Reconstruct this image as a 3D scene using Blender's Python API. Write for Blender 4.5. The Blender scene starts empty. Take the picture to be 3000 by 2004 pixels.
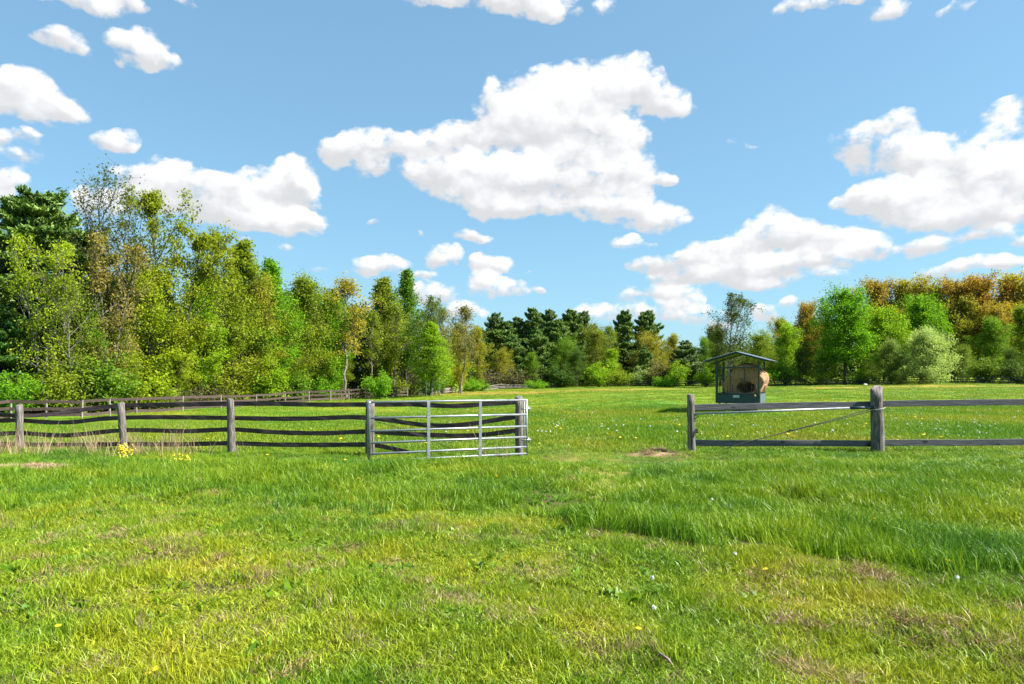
import bpy, math, random
import numpy as np
from mathutils import Vector, Matrix

# ------------------------------------------------------------------ camera, sky, sun, exposure
F, CX, HY, EYE = 2000.0, 1500.0, 1095.0, 1.75      # focal length and horizon in photo pixels, eye height in metres
sc = bpy.context.scene
COL = sc.collection
cam = bpy.data.cameras.new("camera")
cam.sensor_width = 36.0
cam.lens = 36.0 * F / 3000.0
cam.shift_y = (HY - 1002.0) / 3000.0
cam.clip_end = 20000.0
cam.clip_start = 0.05
camo = bpy.data.objects.new("camera", cam)
camo.location = (0, 0, EYE)
camo.rotation_euler = (math.radians(90), 0, 0)
COL.objects.link(camo)
sc.camera = camo

SUN_EL, SUN_AZ = math.radians(47), math.radians(99)   # azimuth clockwise from +Y (the view direction)
sun = bpy.data.lights.new("sun", 'SUN')
sun.energy = 5.0
sun.angle = math.radians(0.53)
sun.color = (1.0, 0.955, 0.88)
suno = bpy.data.objects.new("sun", sun)
sd = Vector((math.sin(SUN_AZ) * math.cos(SUN_EL), math.cos(SUN_AZ) * math.cos(SUN_EL), math.sin(SUN_EL)))
suno.rotation_euler = sd.to_track_quat('Z', 'Y').to_euler()
suno.location = (60, 0, 80)
COL.objects.link(suno)

sc.view_settings.view_transform = 'Standard'
sc.view_settings.look = 'None'
sc.view_settings.gamma = 1.0
sc.view_settings.exposure = 1.6
sc.render.engine = 'CYCLES'
sc.cycles.use_denoising = True
sc.cycles.max_bounces = 6
sc.cycles.diffuse_bounces = 3
sc.cycles.transmission_bounces = 4
sc.cycles.sample_clamp_indirect = 6.0

# cumulus clouds of the sky, each puff: x, y, rx, ry, thinness (photo at 2348 px wide; turned into azimuth / elevation)
PUFFS = [
 (1440,182,85,52,0),(1255,195,75,46,0),(1350,205,130,58,0),(1525,222,68,46,0),(1148,207,42,34,.2),(1200,255,120,48,0),
 (1290,265,160,58,0),(1150,300,130,46,0),(1010,328,110,42,0),(865,340,125,40,0),(775,345,52,38,0),(868,388,38,32,.1),
 (1330,320,120,62,0),(1440,318,62,48,0),(1300,395,200,62,0),(985,398,70,50,0),(1130,400,130,56,0),(1455,405,70,55,0),
 (1090,455,80,38,0),(1200,465,110,36,0),(1400,470,110,42,0),(1490,497,75,32,0),(1541,412,24,17,.25),(1540,250,55,24,.1),
 (430,415,115,46,0),(560,425,85,45,0),(662,418,72,52,0),(400,452,125,46,0),(560,485,130,45,0),(690,450,58,36,0),
 (640,517,105,30,0),(700,505,48,24,0),(300,400,60,32,.25),(225,460,70,42,.1),
 (150,98,56,32,.12),(312,108,70,48,.08),(345,128,48,34,.1),(250,75,44,22,.35),(105,92,55,18,.45),(392,150,32,16,.4),
 (80,213,100,44,0),(25,200,60,38,0),(150,240,62,30,.05),(50,250,115,32,0),(62,318,32,22,.15),(3,313,24,16,.25),
 (255,320,46,26,.2),(8,403,40,30,.1),(-5,432,36,28,.2),(60,355,90,25,.6),
 (170,-4,130,28,.12),(285,6,62,22,.15),(430,8,30,18,.5),(1150,-14,170,42,.02),(1260,18,85,30,.08),(1000,0,80,22,.2),(1390,15,30,25,.5),
 (1900,-6,200,22,.35),(2032,18,52,32,.22),(2200,15,60,10,.6),
 (1960,325,70,46,.12),(2050,290,75,30,.25),(2050,352,105,48,.08),(2150,368,110,48,.04),(2255,390,95,50,.02),(2330,330,75,60,.38),
 (2325,400,85,60,.05),(2120,440,180,48,.02),(2260,470,125,45,.04),(2020,450,75,38,.06),(2330,268,60,40,.5),(2100,490,120,30,.25),
 (2258,533,72,26,.12),(2150,552,92,22,.22),(2200,500,150,35,.3),(2345,550,40,20,.2),
 (1770,520,66,40,0),(1855,535,85,42,0),(1715,558,90,38,0),(1640,578,85,34,0),(1900,555,90,34,0),(1985,565,75,32,.06),
 (1540,602,85,28,.08),(1700,608,165,34,.02),(1830,600,160,32,.04),(1640,635,120,24,.15),(1800,640,150,16,.35),(1560,640,70,20,.3),
 (868,607,72,27,.08),(1013,584,40,31,.02),(1120,604,47,27,.02),(1105,636,38,20,.08),(1120,661,80,24,.04),(978,631,40,13,.2),
 (1082,534,54,15,.16),(1222,665,18,10,.25),(1440,552,48,15,.3),(1492,548,20,11,.35),(1192,628,12,7,.4),
 (1530,672,90,24,.25),(1450,690,50,18,.25),(1565,692,55,32,.3),(1500,722,110,24,.4),(990,682,48,34,.1),(1070,718,50,24,.1),(955,665,30,20,.2),
 (1752,708,48,22,.15),(1815,690,28,14,.3),(2200,614,110,20,.15),(2310,606,52,22,.15),(1640,735,120,22,.45),(1350,725,120,20,.45),
 (852,515,16,9,.4),(575,560,34,14,.3),(660,568,30,9,.5),(965,525,14,9,.5),(760,620,60,12,.65),(1700,330,60,10,.75),
]

def build_world():
    w = bpy.data.worlds.new("World"); sc.world = w; w.use_nodes = True
    nt = w.node_tree; N = nt.nodes; L = nt.links; N.clear()
    def node(t, **k):
        n = N.new(t)
        for a, b in k.items(): setattr(n, a, b)
        return n
    sky = node('ShaderNodeTexSky', sky_type='NISHITA', sun_disc=False, sun_elevation=SUN_EL, sun_rotation=SUN_AZ,
               altitude=150.0, air_density=1.0, dust_density=0.6, ozone_density=2.0)
    # clouds as a field over azimuth / elevation (in a node group so it can be read twice)
    g = bpy.data.node_groups.new("cloud_field", 'ShaderNodeTree')
    g.interface.new_socket("P", in_out='INPUT', socket_type='NodeSocketVector')
    g.interface.new_socket("D", in_out='OUTPUT', socket_type='NodeSocketFloat')
    gi = g.nodes.new('NodeGroupInput'); go = g.nodes.new('NodeGroupOutput')
    def gn(t, **k):
        n = g.nodes.new(t)
        for a, b in k.items(): setattr(n, a, b)
        return n
    # small warp of the lookup so that puffs lose their ellipse outline
    wn = gn('ShaderNodeTexNoise', noise_dimensions='2D'); wn.inputs['Scale'].default_value = 11; wn.inputs['Detail'].default_value = 3
    g.links.new(gi.outputs[0], wn.inputs['Vector'])
    ws = gn('ShaderNodeVectorMath', operation='SUBTRACT'); ws.inputs[1].default_value = (.5, .5, .5)
    g.links.new(wn.outputs['Color'], ws.inputs[0])
    wa = gn('ShaderNodeVectorMath', operation='MULTIPLY_ADD'); wa.inputs[1].default_value = (.055, .04, 0)
    g.links.new(ws.outputs[0], wa.inputs[0]); g.links.new(gi.outputs[0], wa.inputs[2])
    acc = None; vec = None
    for (x, y, rx, ry, thin) in PUFFS:
        px, py = x * 3000 / 2348.0, y * 3000 / 2348.0
        az = math.atan((px - CX) / F); el = math.atan((HY - py) / F * math.cos(az))
        kx = F / math.cos(az) ** 2 / (rx * 1.278 * 1.06); ky = F / (math.cos(az) * math.cos(el) ** 2) / (ry * 1.278 * 1.06)
        m = gn('ShaderNodeVectorMath', operation='MULTIPLY_ADD')
        m.inputs[1].default_value = (kx, ky, 0); m.inputs[2].default_value = (-az * kx, -el * ky, 1)
        g.links.new(wa.outputs[0], m.inputs[0])
        l = gn('ShaderNodeVectorMath', operation='LENGTH'); g.links.new(m.outputs[0], l.inputs[0])
        wt = gn('ShaderNodeMapRange', interpolation_type='SMOOTHSTEP', clamp=False); wt.inputs[1].default_value = 1.60 - thin * .1; wt.inputs[2].default_value = 1.0; wt.inputs[4].default_value = (1 - thin * .75) ** 2
        g.links.new(l.outputs['Value'], wt.inputs[0])
        sc_ = gn('ShaderNodeVectorMath', operation='SCALE'); g.links.new(m.outputs[0], sc_.inputs[0]); g.links.new(wt.outputs[0], sc_.inputs['Scale'])
        if vec is None: vec = sc_.outputs[0]
        else:
            va = gn('ShaderNodeVectorMath', operation='ADD'); g.links.new(vec, va.inputs[0]); g.links.new(sc_.outputs[0], va.inputs[1]); vec = va.outputs[0]
    sv = gn('ShaderNodeSeparateXYZ'); g.links.new(vec, sv.inputs[0])
    wz = gn('ShaderNodeMath', operation='MAXIMUM'); wz.inputs[1].default_value = .02; g.links.new(sv.outputs[2], wz.inputs[0])
    lim = gn('ShaderNodeMath', operation='MINIMUM'); lim.inputs[1].default_value = 1.4; g.links.new(sv.outputs[2], lim.inputs[0])
    rt_ = gn('ShaderNodeMath', operation='SQRT'); g.links.new(lim.outputs[0], rt_.inputs[0])
    far = gn('ShaderNodeMapRange', interpolation_type='SMOOTHSTEP'); far.inputs[1].default_value = 0; far.inputs[2].default_value = .12; far.inputs[3].default_value = -2.0; far.inputs[4].default_value = -.44
    g.links.new(sv.outputs[2], far.inputs[0])
    mn = gn('ShaderNodeMath', operation='ADD'); g.links.new(rt_.outputs[0], mn.inputs[0]); g.links.new(far.outputs[0], mn.inputs[1])
    hy = gn('ShaderNodeMath', operation='DIVIDE'); g.links.new(sv.outputs[1], hy.inputs[0]); g.links.new(wz.outputs[0], hy.inputs[1])
    hx = gn('ShaderNodeMath', operation='DIVIDE'); g.links.new(sv.outputs[0], hx.inputs[0]); g.links.new(wz.outputs[0], hx.inputs[1])
    hh = gn('ShaderNodeMath', operation='MULTIPLY_ADD'); hh.inputs[1].default_value = .28; g.links.new(hx.outputs[0], hh.inputs[0]); g.links.new(hy.outputs[0], hh.inputs[2])
    def stretched(v, st=1.35):
        mp = gn('ShaderNodeVectorMath', operation='MULTIPLY'); mp.inputs[1].default_value = (1, st, 1); g.links.new(v, mp.inputs[0]); return mp.outputs[0]
    def add(val, amp, mid, prev):
        s = gn('ShaderNodeMath', operation='SUBTRACT'); s.inputs[1].default_value = mid; g.links.new(val, s.inputs[0])
        a = gn('ShaderNodeMath', operation='MULTIPLY_ADD'); a.inputs[1].default_value = amp
        g.links.new(s.outputs[0], a.inputs[0]); g.links.new(prev, a.inputs[2]); return a.outputs[0]
    def noise(scale, detail, rough):
        n = gn('ShaderNodeTexNoise', noise_dimensions='2D'); n.inputs['Scale'].default_value = scale
        n.inputs['Detail'].default_value = detail; n.inputs['Roughness'].default_value = rough
        g.links.new(stretched(gi.outputs[0]), n.inputs['Vector']); return n
    # rounded billows
    wn2 = noise(30, 3, .6); w2 = gn('ShaderNodeVectorMath', operation='MULTIPLY_ADD'); w2.inputs[1].default_value = (.02, .02, 0)
    g.links.new(wn2.outputs['Color'], w2.inputs[0]); g.links.new(gi.outputs[0], w2.inputs[2])
    vo = gn('ShaderNodeTexVoronoi', voronoi_dimensions='2D', feature='SMOOTH_F1'); vo.inputs['Scale'].default_value = 24; vo.inputs['Detail'].default_value = 2.5; vo.inputs['Roughness'].default_value = .55; vo.inputs['Smoothness'].default_value = .35
    g.links.new(stretched(w2.outputs[0]), vo.inputs['Vector'])
    n1 = noise(14, 2, .5); n2 = noise(46, 6, .6)
    d = add(n1.outputs[0], .5, .5, mn.outputs[0])
    d = add(vo.outputs['Distance'], -.55, .42, d)
    d = add(n2.outputs[0], .85, .5, d)
    g.links.new(d, go.inputs[0])
    g.interface.new_socket('H', in_out='OUTPUT', socket_type='NodeSocketFloat')
    h2 = gn('ShaderNodeMath', operation='MULTIPLY'); h2.inputs[1].default_value = 1.5; g.links.new(hh.outputs[0], h2.inputs[0])
    h = add(vo.outputs['Distance'], -.62, .42, h2.outputs[0])
    h = add(n1.outputs[0], .9, .5, h)
    h = add(n2.outputs[0], .45, .5, h)
    g.links.new(h, go.inputs[1])

    tc = node('ShaderNodeTexCoord'); sep = node('ShaderNodeSeparateXYZ'); L.new(tc.outputs['Generated'], sep.inputs[0])
    az = node('ShaderNodeMath', operation='ARCTAN2'); L.new(sep.outputs[0], az.inputs[0]); L.new(sep.outputs[1], az.inputs[1])
    el = node('ShaderNodeMath', operation='ARCSINE'); L.new(sep.outputs[2], el.inputs[0])
    cmb = node('ShaderNodeCombineXYZ'); L.new(az.outputs[0], cmb.inputs[0]); L.new(el.outputs[0], cmb.inputs[1])
    g1 = node('ShaderNodeGroup', node_tree=g); L.new(cmb.outputs[0], g1.inputs[0])
    al = node('ShaderNodeMapRange', interpolation_type='SMOOTHSTEP'); al.inputs[1].default_value = -.26; al.inputs[2].default_value = .30
    L.new(g1.outputs[0], al.inputs[0])
    li = node('ShaderNodeMapRange', interpolation_type='SMOOTHSTEP'); li.inputs[1].default_value = -.95; li.inputs[2].default_value = .28
    L.new(g1.outputs[1], li.inputs[0])
    cc = node('ShaderNodeMix', data_type='RGBA'); L.new(li.outputs[0], cc.inputs[0])
    cc.inputs[6].default_value = (3.25, 3.33, 3.45, 1); cc.inputs[7].default_value = (4.7, 4.75, 4.8, 1)
    # the clear sky: Nishita, a little lighter and cyan
    gmn = node('ShaderNodeGamma'); gmn.inputs[1].default_value = .5; L.new(sky.outputs[0], gmn.inputs[0])
    hs = node('ShaderNodeMix', data_type='RGBA', blend_type='MULTIPLY'); hs.inputs[0].default_value = 1
    hs.inputs[7].default_value = (.98, 1.52, 1.80, 1); L.new(gmn.outputs[0], hs.inputs[6])
    mx = node('ShaderNodeMix', data_type='RGBA'); L.new(al.outputs[0], mx.inputs[0]); L.new(hs.outputs[2], mx.inputs[6]); L.new(cc.outputs[2], mx.inputs[7])
    bg = node('ShaderNodeBackground'); bg.inputs['Strength'].default_value = .075; L.new(mx.outputs[2], bg.inputs['Color'])
    o = node('ShaderNodeOutputWorld'); L.new(bg.outputs[0], o.inputs[0])
    w.cycles.sampling_method = 'MANUAL'; w.cycles.sample_map_resolution = 512
build_world()

# ------------------------------------------------------------------ helpers
rng = np.random.default_rng(7)
random.seed(7)
def sstep(a, b, x):
    t = np.clip((np.asarray(x, float) - a) / (b - a), 0, 1); return t * t * (3 - 2 * t)
_lat = np.random.default_rng(3).random((256, 256))
def vnoise(x, y):
    x = np.asarray(x, float); y = np.asarray(y, float)
    xi = np.floor(x).astype(int); yi = np.floor(y).astype(int); fx = x - xi; fy = y - yi
    fx = fx * fx * (3 - 2 * fx); fy = fy * fy * (3 - 2 * fy)
    a = _lat[xi & 255, yi & 255]; b = _lat[(xi + 1) & 255, yi & 255]; c = _lat[xi & 255, (yi + 1) & 255]; d = _lat[(xi + 1) & 255, (yi + 1) & 255]
    return (a * (1 - fx) + b * fx) * (1 - fy) + (c * (1 - fx) + d * fx) * fy
def fbm(x, y, o=4):
    s = 0; a = .5; t = 0
    for i in range(o):
        s = s + a * vnoise(x * 2 ** i + 17.3 * i, y * 2 ** i + 9.1 * i); t += a; a *= .5
    return s / t
def terrain(x, y):
    x = np.asarray(x, float); y = np.asarray(y, float)
    s = 1 - sstep(-30, 25, x)
    z = -1.32 * sstep(16, 50, y) * s - .75 * sstep(60, 130, y) * sstep(-30, 10, x) * (1 - sstep(30, 75, x)) - .11 * sstep(12.5, 14.8, y)
    z = z + 15 * sstep(140, 330, y) * sstep(0, 150, x - .12 * (y - 150)) - 2.5 * sstep(200, 500, y) * s
    z = z + (fbm(x * .9 + 40, y * .9, 3) - .5) * .22 * (1 - sstep(14, 30, y)) * sstep(1.5, 4, np.abs(y) + np.abs(x))
    z = z + .17 * np.exp(-((x - 11.4) / 5) ** 2 - ((y - 34.5) / 6) ** 2)
    z = z + (fbm(x * .12 + 40, y * .12 + 5, 3) - .5) * .45 * sstep(17, 40, y)
    return z
def gz(x, y): return float(terrain(x, y))
def at(px, py, Y): return Vector(((px - CX) / F * Y, Y, EYE - (py - HY) / F * Y))
def gx(px, Y): return (px - CX) / F * Y

def mesh_arrays(name, V, faces, smooth=False):
    """faces: list of (m,k) integer arrays"""
    me = bpy.data.meshes.new(name)
    V = np.ascontiguousarray(V, np.float32)
    faces = [np.asarray(f, np.int32) for f in faces if len(f)]
    me.vertices.add(len(V)); me.vertices.foreach_set('co', V.ravel())
    nl = sum(f.size for f in faces); nf = sum(len(f) for f in faces)
    me.loops.add(nl); me.loops.foreach_set('vertex_index', np.concatenate([f.ravel() for f in faces]))
    me.polygons.add(nf)
    tot = np.concatenate([np.full(len(f), f.shape[1], np.int32) for f in faces])
    me.polygons.foreach_set('loop_start', np.concatenate([[0], np.cumsum(tot)[:-1]]).astype(np.int32))
    if smooth: me.polygons.foreach_set('use_smooth', np.ones(nf, bool))
    me.update(calc_edges=True); me.validate()
    return me
def face_attr(me, name, val):
    a = me.attributes.new(name, 'FLOAT', 'FACE'); a.data.foreach_set('value', np.asarray(val, np.float32))

class MB:
    def __init__(s): s.v = []; s.f = []
    def add(s, vs, fs):
        o = len(s.v); s.v += [tuple(v) for v in vs]; s.f += [tuple(i + o for i in f) for f in fs]
    def box(s, c, size, rot=None):
        c = Vector(c); h = Vector(size) / 2; M = rot or Matrix.Identity(3)
        vs = [c + M @ Vector((x * h.x, y * h.y, z * h.z)) for x in (-1, 1) for y in (-1, 1) for z in (-1, 1)]
        s.add(vs, [(0, 1, 3, 2), (4, 6, 7, 5), (0, 4, 5, 1), (2, 3, 7, 6), (0, 2, 6, 4), (1, 5, 7, 3)])
    def tube(s, pts, rad, n=8, cap=True, jit=0.0):
        pts = [Vector(p) for p in pts]
        if not hasattr(rad, '__len__'): rad = [rad] * len(pts)
        o = len(s.v); up = Vector((0, 0, 1)); prevx = None
        for i, p in enumerate(pts):
            t = (pts[min(i + 1, len(pts) - 1)] - pts[max(i - 1, 0)]).normalized()
            if prevx is None:
                a = up if abs(t.z) < .9 else Vector((1, 0, 0)); x = t.cross(a).normalized()
            else: x = (prevx - t * prevx.dot(t)).normalized()
            y = t.cross(x); prevx = x
            for k in range(n):
                a = 2 * math.pi * k / n; r = rad[i] * (1 + random.uniform(-jit, jit))
                s.v.append(tuple(p + (x * math.cos(a) + y * math.sin(a)) * r))
        for i in range(len(pts) - 1):
            for k in range(n):
                a = o + i * n + k; b = o + i * n + (k + 1) % n
                s.f.append((a, b, b + n, a + n))
        if cap:
            s.f.append(tuple(o + k for k in reversed(range(n)))); e = o + (len(pts) - 1) * n
            s.f.append(tuple(e + k for k in range(n)))
    def ribbon(s, pts, h, th, lean=0.0):
        """a board or belt following pts, upright, h tall and th thick"""
        o = len(s.v); pts = [Vector(p) for p in pts]
        if not hasattr(h, '__len__'): h = [h] * len(pts)
        for i, p in enumerate(pts):
            t = (pts[min(i + 1, len(pts) - 1)] - pts[max(i - 1, 0)]).normalized()
            nrm = Vector((t.y, -t.x, 0)).normalized(); l = lean[i] if hasattr(lean, '__len__') else lean
            upv = (Vector((0, 0, 1)) * math.cos(l) + nrm * math.sin(l)); nn = (nrm * math.cos(l) - Vector((0, 0, 1)) * math.sin(l))
            for a, b in ((-1, -1), (1, -1), (1, 1), (-1, 1)): s.v.append(tuple(p + nn * (b * th / 2) + upv * (a * h[i] / 2)))
        for i in range(len(pts) - 1):
            for k in range(4):
                a = o + i * 4 + k; b = o + i * 4 + (k + 1) % 4; s.f.append((a, b, b + 4, a + 4))
        s.f.append((o + 3, o + 2, o + 1, o)); e = o + (len(pts) - 1) * 4; s.f.append((e, e + 1, e + 2, e + 3))
    def ball(s, c, r, sub=(10, 7), sq=(1, 1, 1)):
        nu, nv = sub; o = len(s.v); c = Vector(c)
        for j in range(1, nv):
            for i in range(nu):
                t = math.pi * j / nv; p = 2 * math.pi * i / nu
                s.v.append((c.x + r * sq[0] * math.sin(t) * math.cos(p), c.y + r * sq[1] * math.sin(t) * math.sin(p), c.z + r * sq[2] * math.cos(t)))
        s.v.append((c.x, c.y, c.z + r * sq[2])); s.v.append((c.x, c.y, c.z - r * sq[2])); T = len(s.v) - 2
        for j in range(nv - 2):
            for i in range(nu):
                a = o + j * nu + i; b = o + j * nu + (i + 1) % nu; s.f.append((a, a + nu, b + nu, b))
        for i in range(nu):
            s.f.append((T, o + i, o + (i + 1) % nu)); e = o + (nv - 2) * nu; s.f.append((T + 1, e + (i + 1) % nu, e + i))
    def build(s, name, mat, parent=None, smooth=False, bevel=0, loc=None):
        me = bpy.data.meshes.new(name); me.from_pydata(s.v, [], s.f); me.update()
        if smooth:
            for p in me.polygons: p.use_smooth = True
        me.materials.append(mat)
        o = bpy.data.objects.new(name, me); COL.objects.link(o)
        if bevel:
            b = o.modifiers.new('bevel', 'BEVEL'); b.width = bevel; b.segments = 2; b.limit_method = 'ANGLE'
        if parent: o.parent = parent
        if loc: o.location = loc
        return o
def empty(name, loc=(0, 0, 0), rz=0):
    o = bpy.data.objects.new(name, None); COL.objects.link(o); o.location = loc; o.rotation_euler = (0, 0, rz); o.empty_display_size = .3
    return o
def tag(o, label=None, cat=None, group=None, kind=None):
    if label: o['label'] = label
    if cat: o['category'] = cat
    if group: o['group'] = group
    if kind: o['kind'] = kind
    return o
def reroot(root, kids):
    """children were built in world space: keep them there under a root that stands at its base"""
    for k in kids:
        k.parent = root; k.location = Vector(k.location) - Vector(root.location)

# ------------------------------------------------------------------ materials
def new_mat(name):
    m = bpy.data.materials.new(name); m.use_nodes = True; m.node_tree.nodes.clear()
    return m, m.node_tree.nodes, m.node_tree.links
def mk(N, t, **k):
    n = N.new(t)
    for a, b in k.items(): setattr(n, a, b)
    return n
def ramp(N, stops):
    r = N.new('ShaderNodeValToRGB'); e = r.color_ramp.elements
    while len(e) < len(stops): e.new(.5)
    for q, (p, c) in zip(e, stops): q.position = p; q.color = (*c, 1)
    return r
def simple(name, stops, scale=(4, 4, 4), nscale=3, detail=6, rough=.8, metal=0, bump=.0, coord='Object', rough2=.6):
    m, N, L = new_mat(name)
    tc = mk(N, 'ShaderNodeTexCoord'); mp = mk(N, 'ShaderNodeMapping'); mp.inputs['Scale'].default_value = scale
    L.new(tc.outputs[coord], mp.inputs[0])
    no = mk(N, 'ShaderNodeTexNoise'); no.inputs['Scale'].default_value = nscale; no.inputs['Detail'].default_value = detail; no.inputs['Roughness'].default_value = rough2
    L.new(mp.outputs[0], no.inputs[0])
    r = ramp(N, stops); L.new(no.outputs[0], r.inputs[0])
    p = mk(N, 'ShaderNodeBsdfPrincipled'); p.inputs['Roughness'].default_value = rough; p.inputs['Metallic'].default_value = metal
    L.new(r.outputs[0], p.inputs['Base Color'])
    if bump:
        b = mk(N, 'ShaderNodeBump'); b.inputs['Strength'].default_value = bump; b.inputs['Distance'].default_value = .02
        L.new(no.outputs[0], b.inputs['Height']); L.new(b.outputs[0], p.inputs['Normal'])
    o = mk(N, 'ShaderNodeOutputMaterial'); L.new(p.outputs[0], o.inputs[0])
    return m
M = {}
M['post'] = simple('weathered_post_wood', [(.34, (.028, .024, .022)), (.48, (.10, .088, .08)), (.66, (.25, .225, .205))], (13, 13, .8), 4, 8, .9, bump=1.0)
M['plank'] = simple('weathered_plank_wood', [(.3, (.05, .046, .05)), (.48, (.10, .094, .102)), (.7, (.17, .16, .165))], (.8, 9, 14), 3.5, 8, .85, bump=.4)
M['belt'] = simple('dark_belting_rail', [(.3, (.016, .009, .008)), (.5, (.038, .022, .020)), (.68, (.09, .057, .05))], (.9, 6, 9), 3, 7, .6, bump=.3)
M['oldrail'] = simple('sun_bleached_rail_wood', [(.3, (.022, .013, .010)), (.5, (.055, .035, .028)), (.72, (.105, .07, .058))], (.4, 4, 6), 3, 6, .9)
M['whitepost'] = simple('pale_post_wood', [(.3, (.13, .11, .095)), (.55, (.24, .21, .185)), (.75, (.36, .32, .285))], (6, 6, 1), 3, 6, .9)
M['darkrail'] = simple('dark_far_rail_wood', [(.3, (.012, .010, .009)), (.55, (.03, .025, .022)), (.75, (.07, .06, .052))], (.4, 4, 6), 3, 6, .85)
M['galv'] = simple('galvanised_tube', [(.3, (.20, .215, .235)), (.55, (.30, .315, .335)), (.75, (.42, .435, .45))], (3, 3, 8), 3, 6, .4, metal=.45, bump=.05)
M['teal'] = simple('dark_teal_paint', [(.3, (.008, .028, .034)), (.55, (.014, .042, .05)), (.8, (.03, .065, .075))], (3, 3, 3), 3, 6, .5)
M['roofmetal'] = simple('blue_grey_roof_sheet', [(.3, (.08, .11, .13)), (.6, (.12, .16, .18)), (.8, (.18, .22, .24))], (3, 3, 3), 2, 6, .45, metal=.2)
M['plate'] = simple('pale_metal_plate', [(.35, (.22, .27, .28)), (.5, (.4, .45, .46)), (.65, (.55, .6, .6))], (12, 12, 25), 4, 3, .5)
M['wire'] = simple('rusty_wire', [(.3, (.02, .02, .014)), (.6, (.05, .05, .03)), (.8, (.10, .09, .06))], (5, 5, 5), 5, 4, .7)
M['white_wire'] = simple('pale_wire', [(.3, (.4, .4, .4)), (.7, (.6, .6, .6))], (5, 5, 5), 5, 2, .5)
M['hay'] = simple('hay_strands', [(.3, (.10, .05, .02)), (.46, (.28, .165, .08)), (.62, (.47, .27, .14)), (.8, (.60, .37, .21))], (5, 5, 2.2), 4, 9, .95, bump=1.0, rough2=.72)
M['bark'] = simple('grey_brown_bark', [(.3, (.035, .028, .022)), (.55, (.09, .075, .062)), (.75, (.19, .165, .14))], (4, 4, .8), 3, 7, .95, bump=.5)
M['palebark'] = simple('pale_bark', [(.3, (.07, .06, .05)), (.5, (.15, .13, .11)), (.75, (.27, .25, .22))], (3, 3, 1), 3, 7, .9, bump=.3)
M['darkbark'] = simple('dark_bark', [(.3, (.018, .015, .013)), (.55, (.04, .034, .03)), (.75, (.08, .07, .06))], (4, 4, .8), 3, 7, .95, bump=.5)
M['rock'] = simple('white_stone', [(.3, (.5, .5, .5)), (.7, (.75, .75, .74))], (3, 3, 3), 4, 4, .8)
M['twig'] = simple('bare_twig_wood', [(.3, (.09, .065, .05)), (.55, (.2, .15, .12)), (.8, (.36, .29, .25))], (3, 3, 3), 4, 5, .9)

def knots(m):
    N, L = m.node_tree.nodes, m.node_tree.links
    p = next(n for n in N if n.type == 'BSDF_PRINCIPLED'); old = p.inputs['Base Color'].links[0].from_socket
    tc = mk(N, 'ShaderNodeTexCoord'); mp = mk(N, 'ShaderNodeMapping'); mp.inputs['Scale'].default_value = (2.2, 2.2, 4.5); L.new(tc.outputs['Object'], mp.inputs[0])
    v = mk(N, 'ShaderNodeTexVoronoi'); v.inputs['Scale'].default_value = 1.0; L.new(mp.outputs[0], v.inputs['Vector'])
    q = mk(N, 'ShaderNodeMapRange'); q.inputs[1].default_value = .10; q.inputs[2].default_value = .20; q.inputs[3].default_value = .2; q.inputs[4].default_value = 1; L.new(v.outputs['Distance'], q.inputs[0])
    x = mk(N, 'ShaderNodeMix', data_type='RGBA', blend_type='MULTIPLY'); x.inputs[0].default_value = 1; L.new(old, x.inputs[6]); L.new(q.outputs[0], x.inputs[7]); L.new(x.outputs[2], p.inputs['Base Color'])
knots(M['plank'])
def leaf_mat(name, trans=.48, rough=.6, spec=.18, hue=.02):
    """leaf colour is the object's own colour, varied leaf by leaf"""
    m, N, L = new_mat(name)
    oi = mk(N, 'ShaderNodeObjectInfo'); at_ = mk(N, 'ShaderNodeAttribute', attribute_name='rnd')
    hsv = mk(N, 'ShaderNodeHueSaturation')
    mr = mk(N, 'ShaderNodeMapRange'); mr.inputs[3].default_value = .5 + hue; mr.inputs[4].default_value = .5 - hue; L.new(at_.outputs['Fac'], mr.inputs[0])
    mv = mk(N, 'ShaderNodeMapRange'); mv.inputs[3].default_value = .7; mv.inputs[4].default_value = 1.65; L.new(at_.outputs['Fac'], mv.inputs[0])
    L.new(oi.outputs['Color'], hsv.inputs['Color']); L.new(mr.outputs[0], hsv.inputs['Hue']); L.new(mv.outputs[0], hsv.inputs['Value'])
    p = mk(N, 'ShaderNodeBsdfPrincipled'); p.inputs['Roughness'].default_value = rough; p.inputs['Specular IOR Level'].default_value = spec
    L.new(hsv.outputs[0], p.inputs['Base Color'])
    t = mk(N, 'ShaderNodeBsdfTranslucent')
    tw = mk(N, 'ShaderNodeMix', data_type='RGBA', blend_type='MULTIPLY'); tw.inputs[0].default_value = 1; tw.inputs[7].default_value = (1.15, 1.2, .6, 1)
    L.new(hsv.outputs[0], tw.inputs[6]); L.new(tw.outputs[2], t.inputs['Color'])
    mx = mk(N, 'ShaderNodeMixShader'); mx.inputs[0].default_value = trans; L.new(p.outputs[0], mx.inputs[1]); L.new(t.outputs[0], mx.inputs[2])
    o = mk(N, 'ShaderNodeOutputMaterial'); L.new(mx.outputs[0], o.inputs[0])
    return m
M['leaf'] = leaf_mat('leaf_green')
M['needle'] = leaf_mat('pine_needles', .15, .55, .3, .03)

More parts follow.
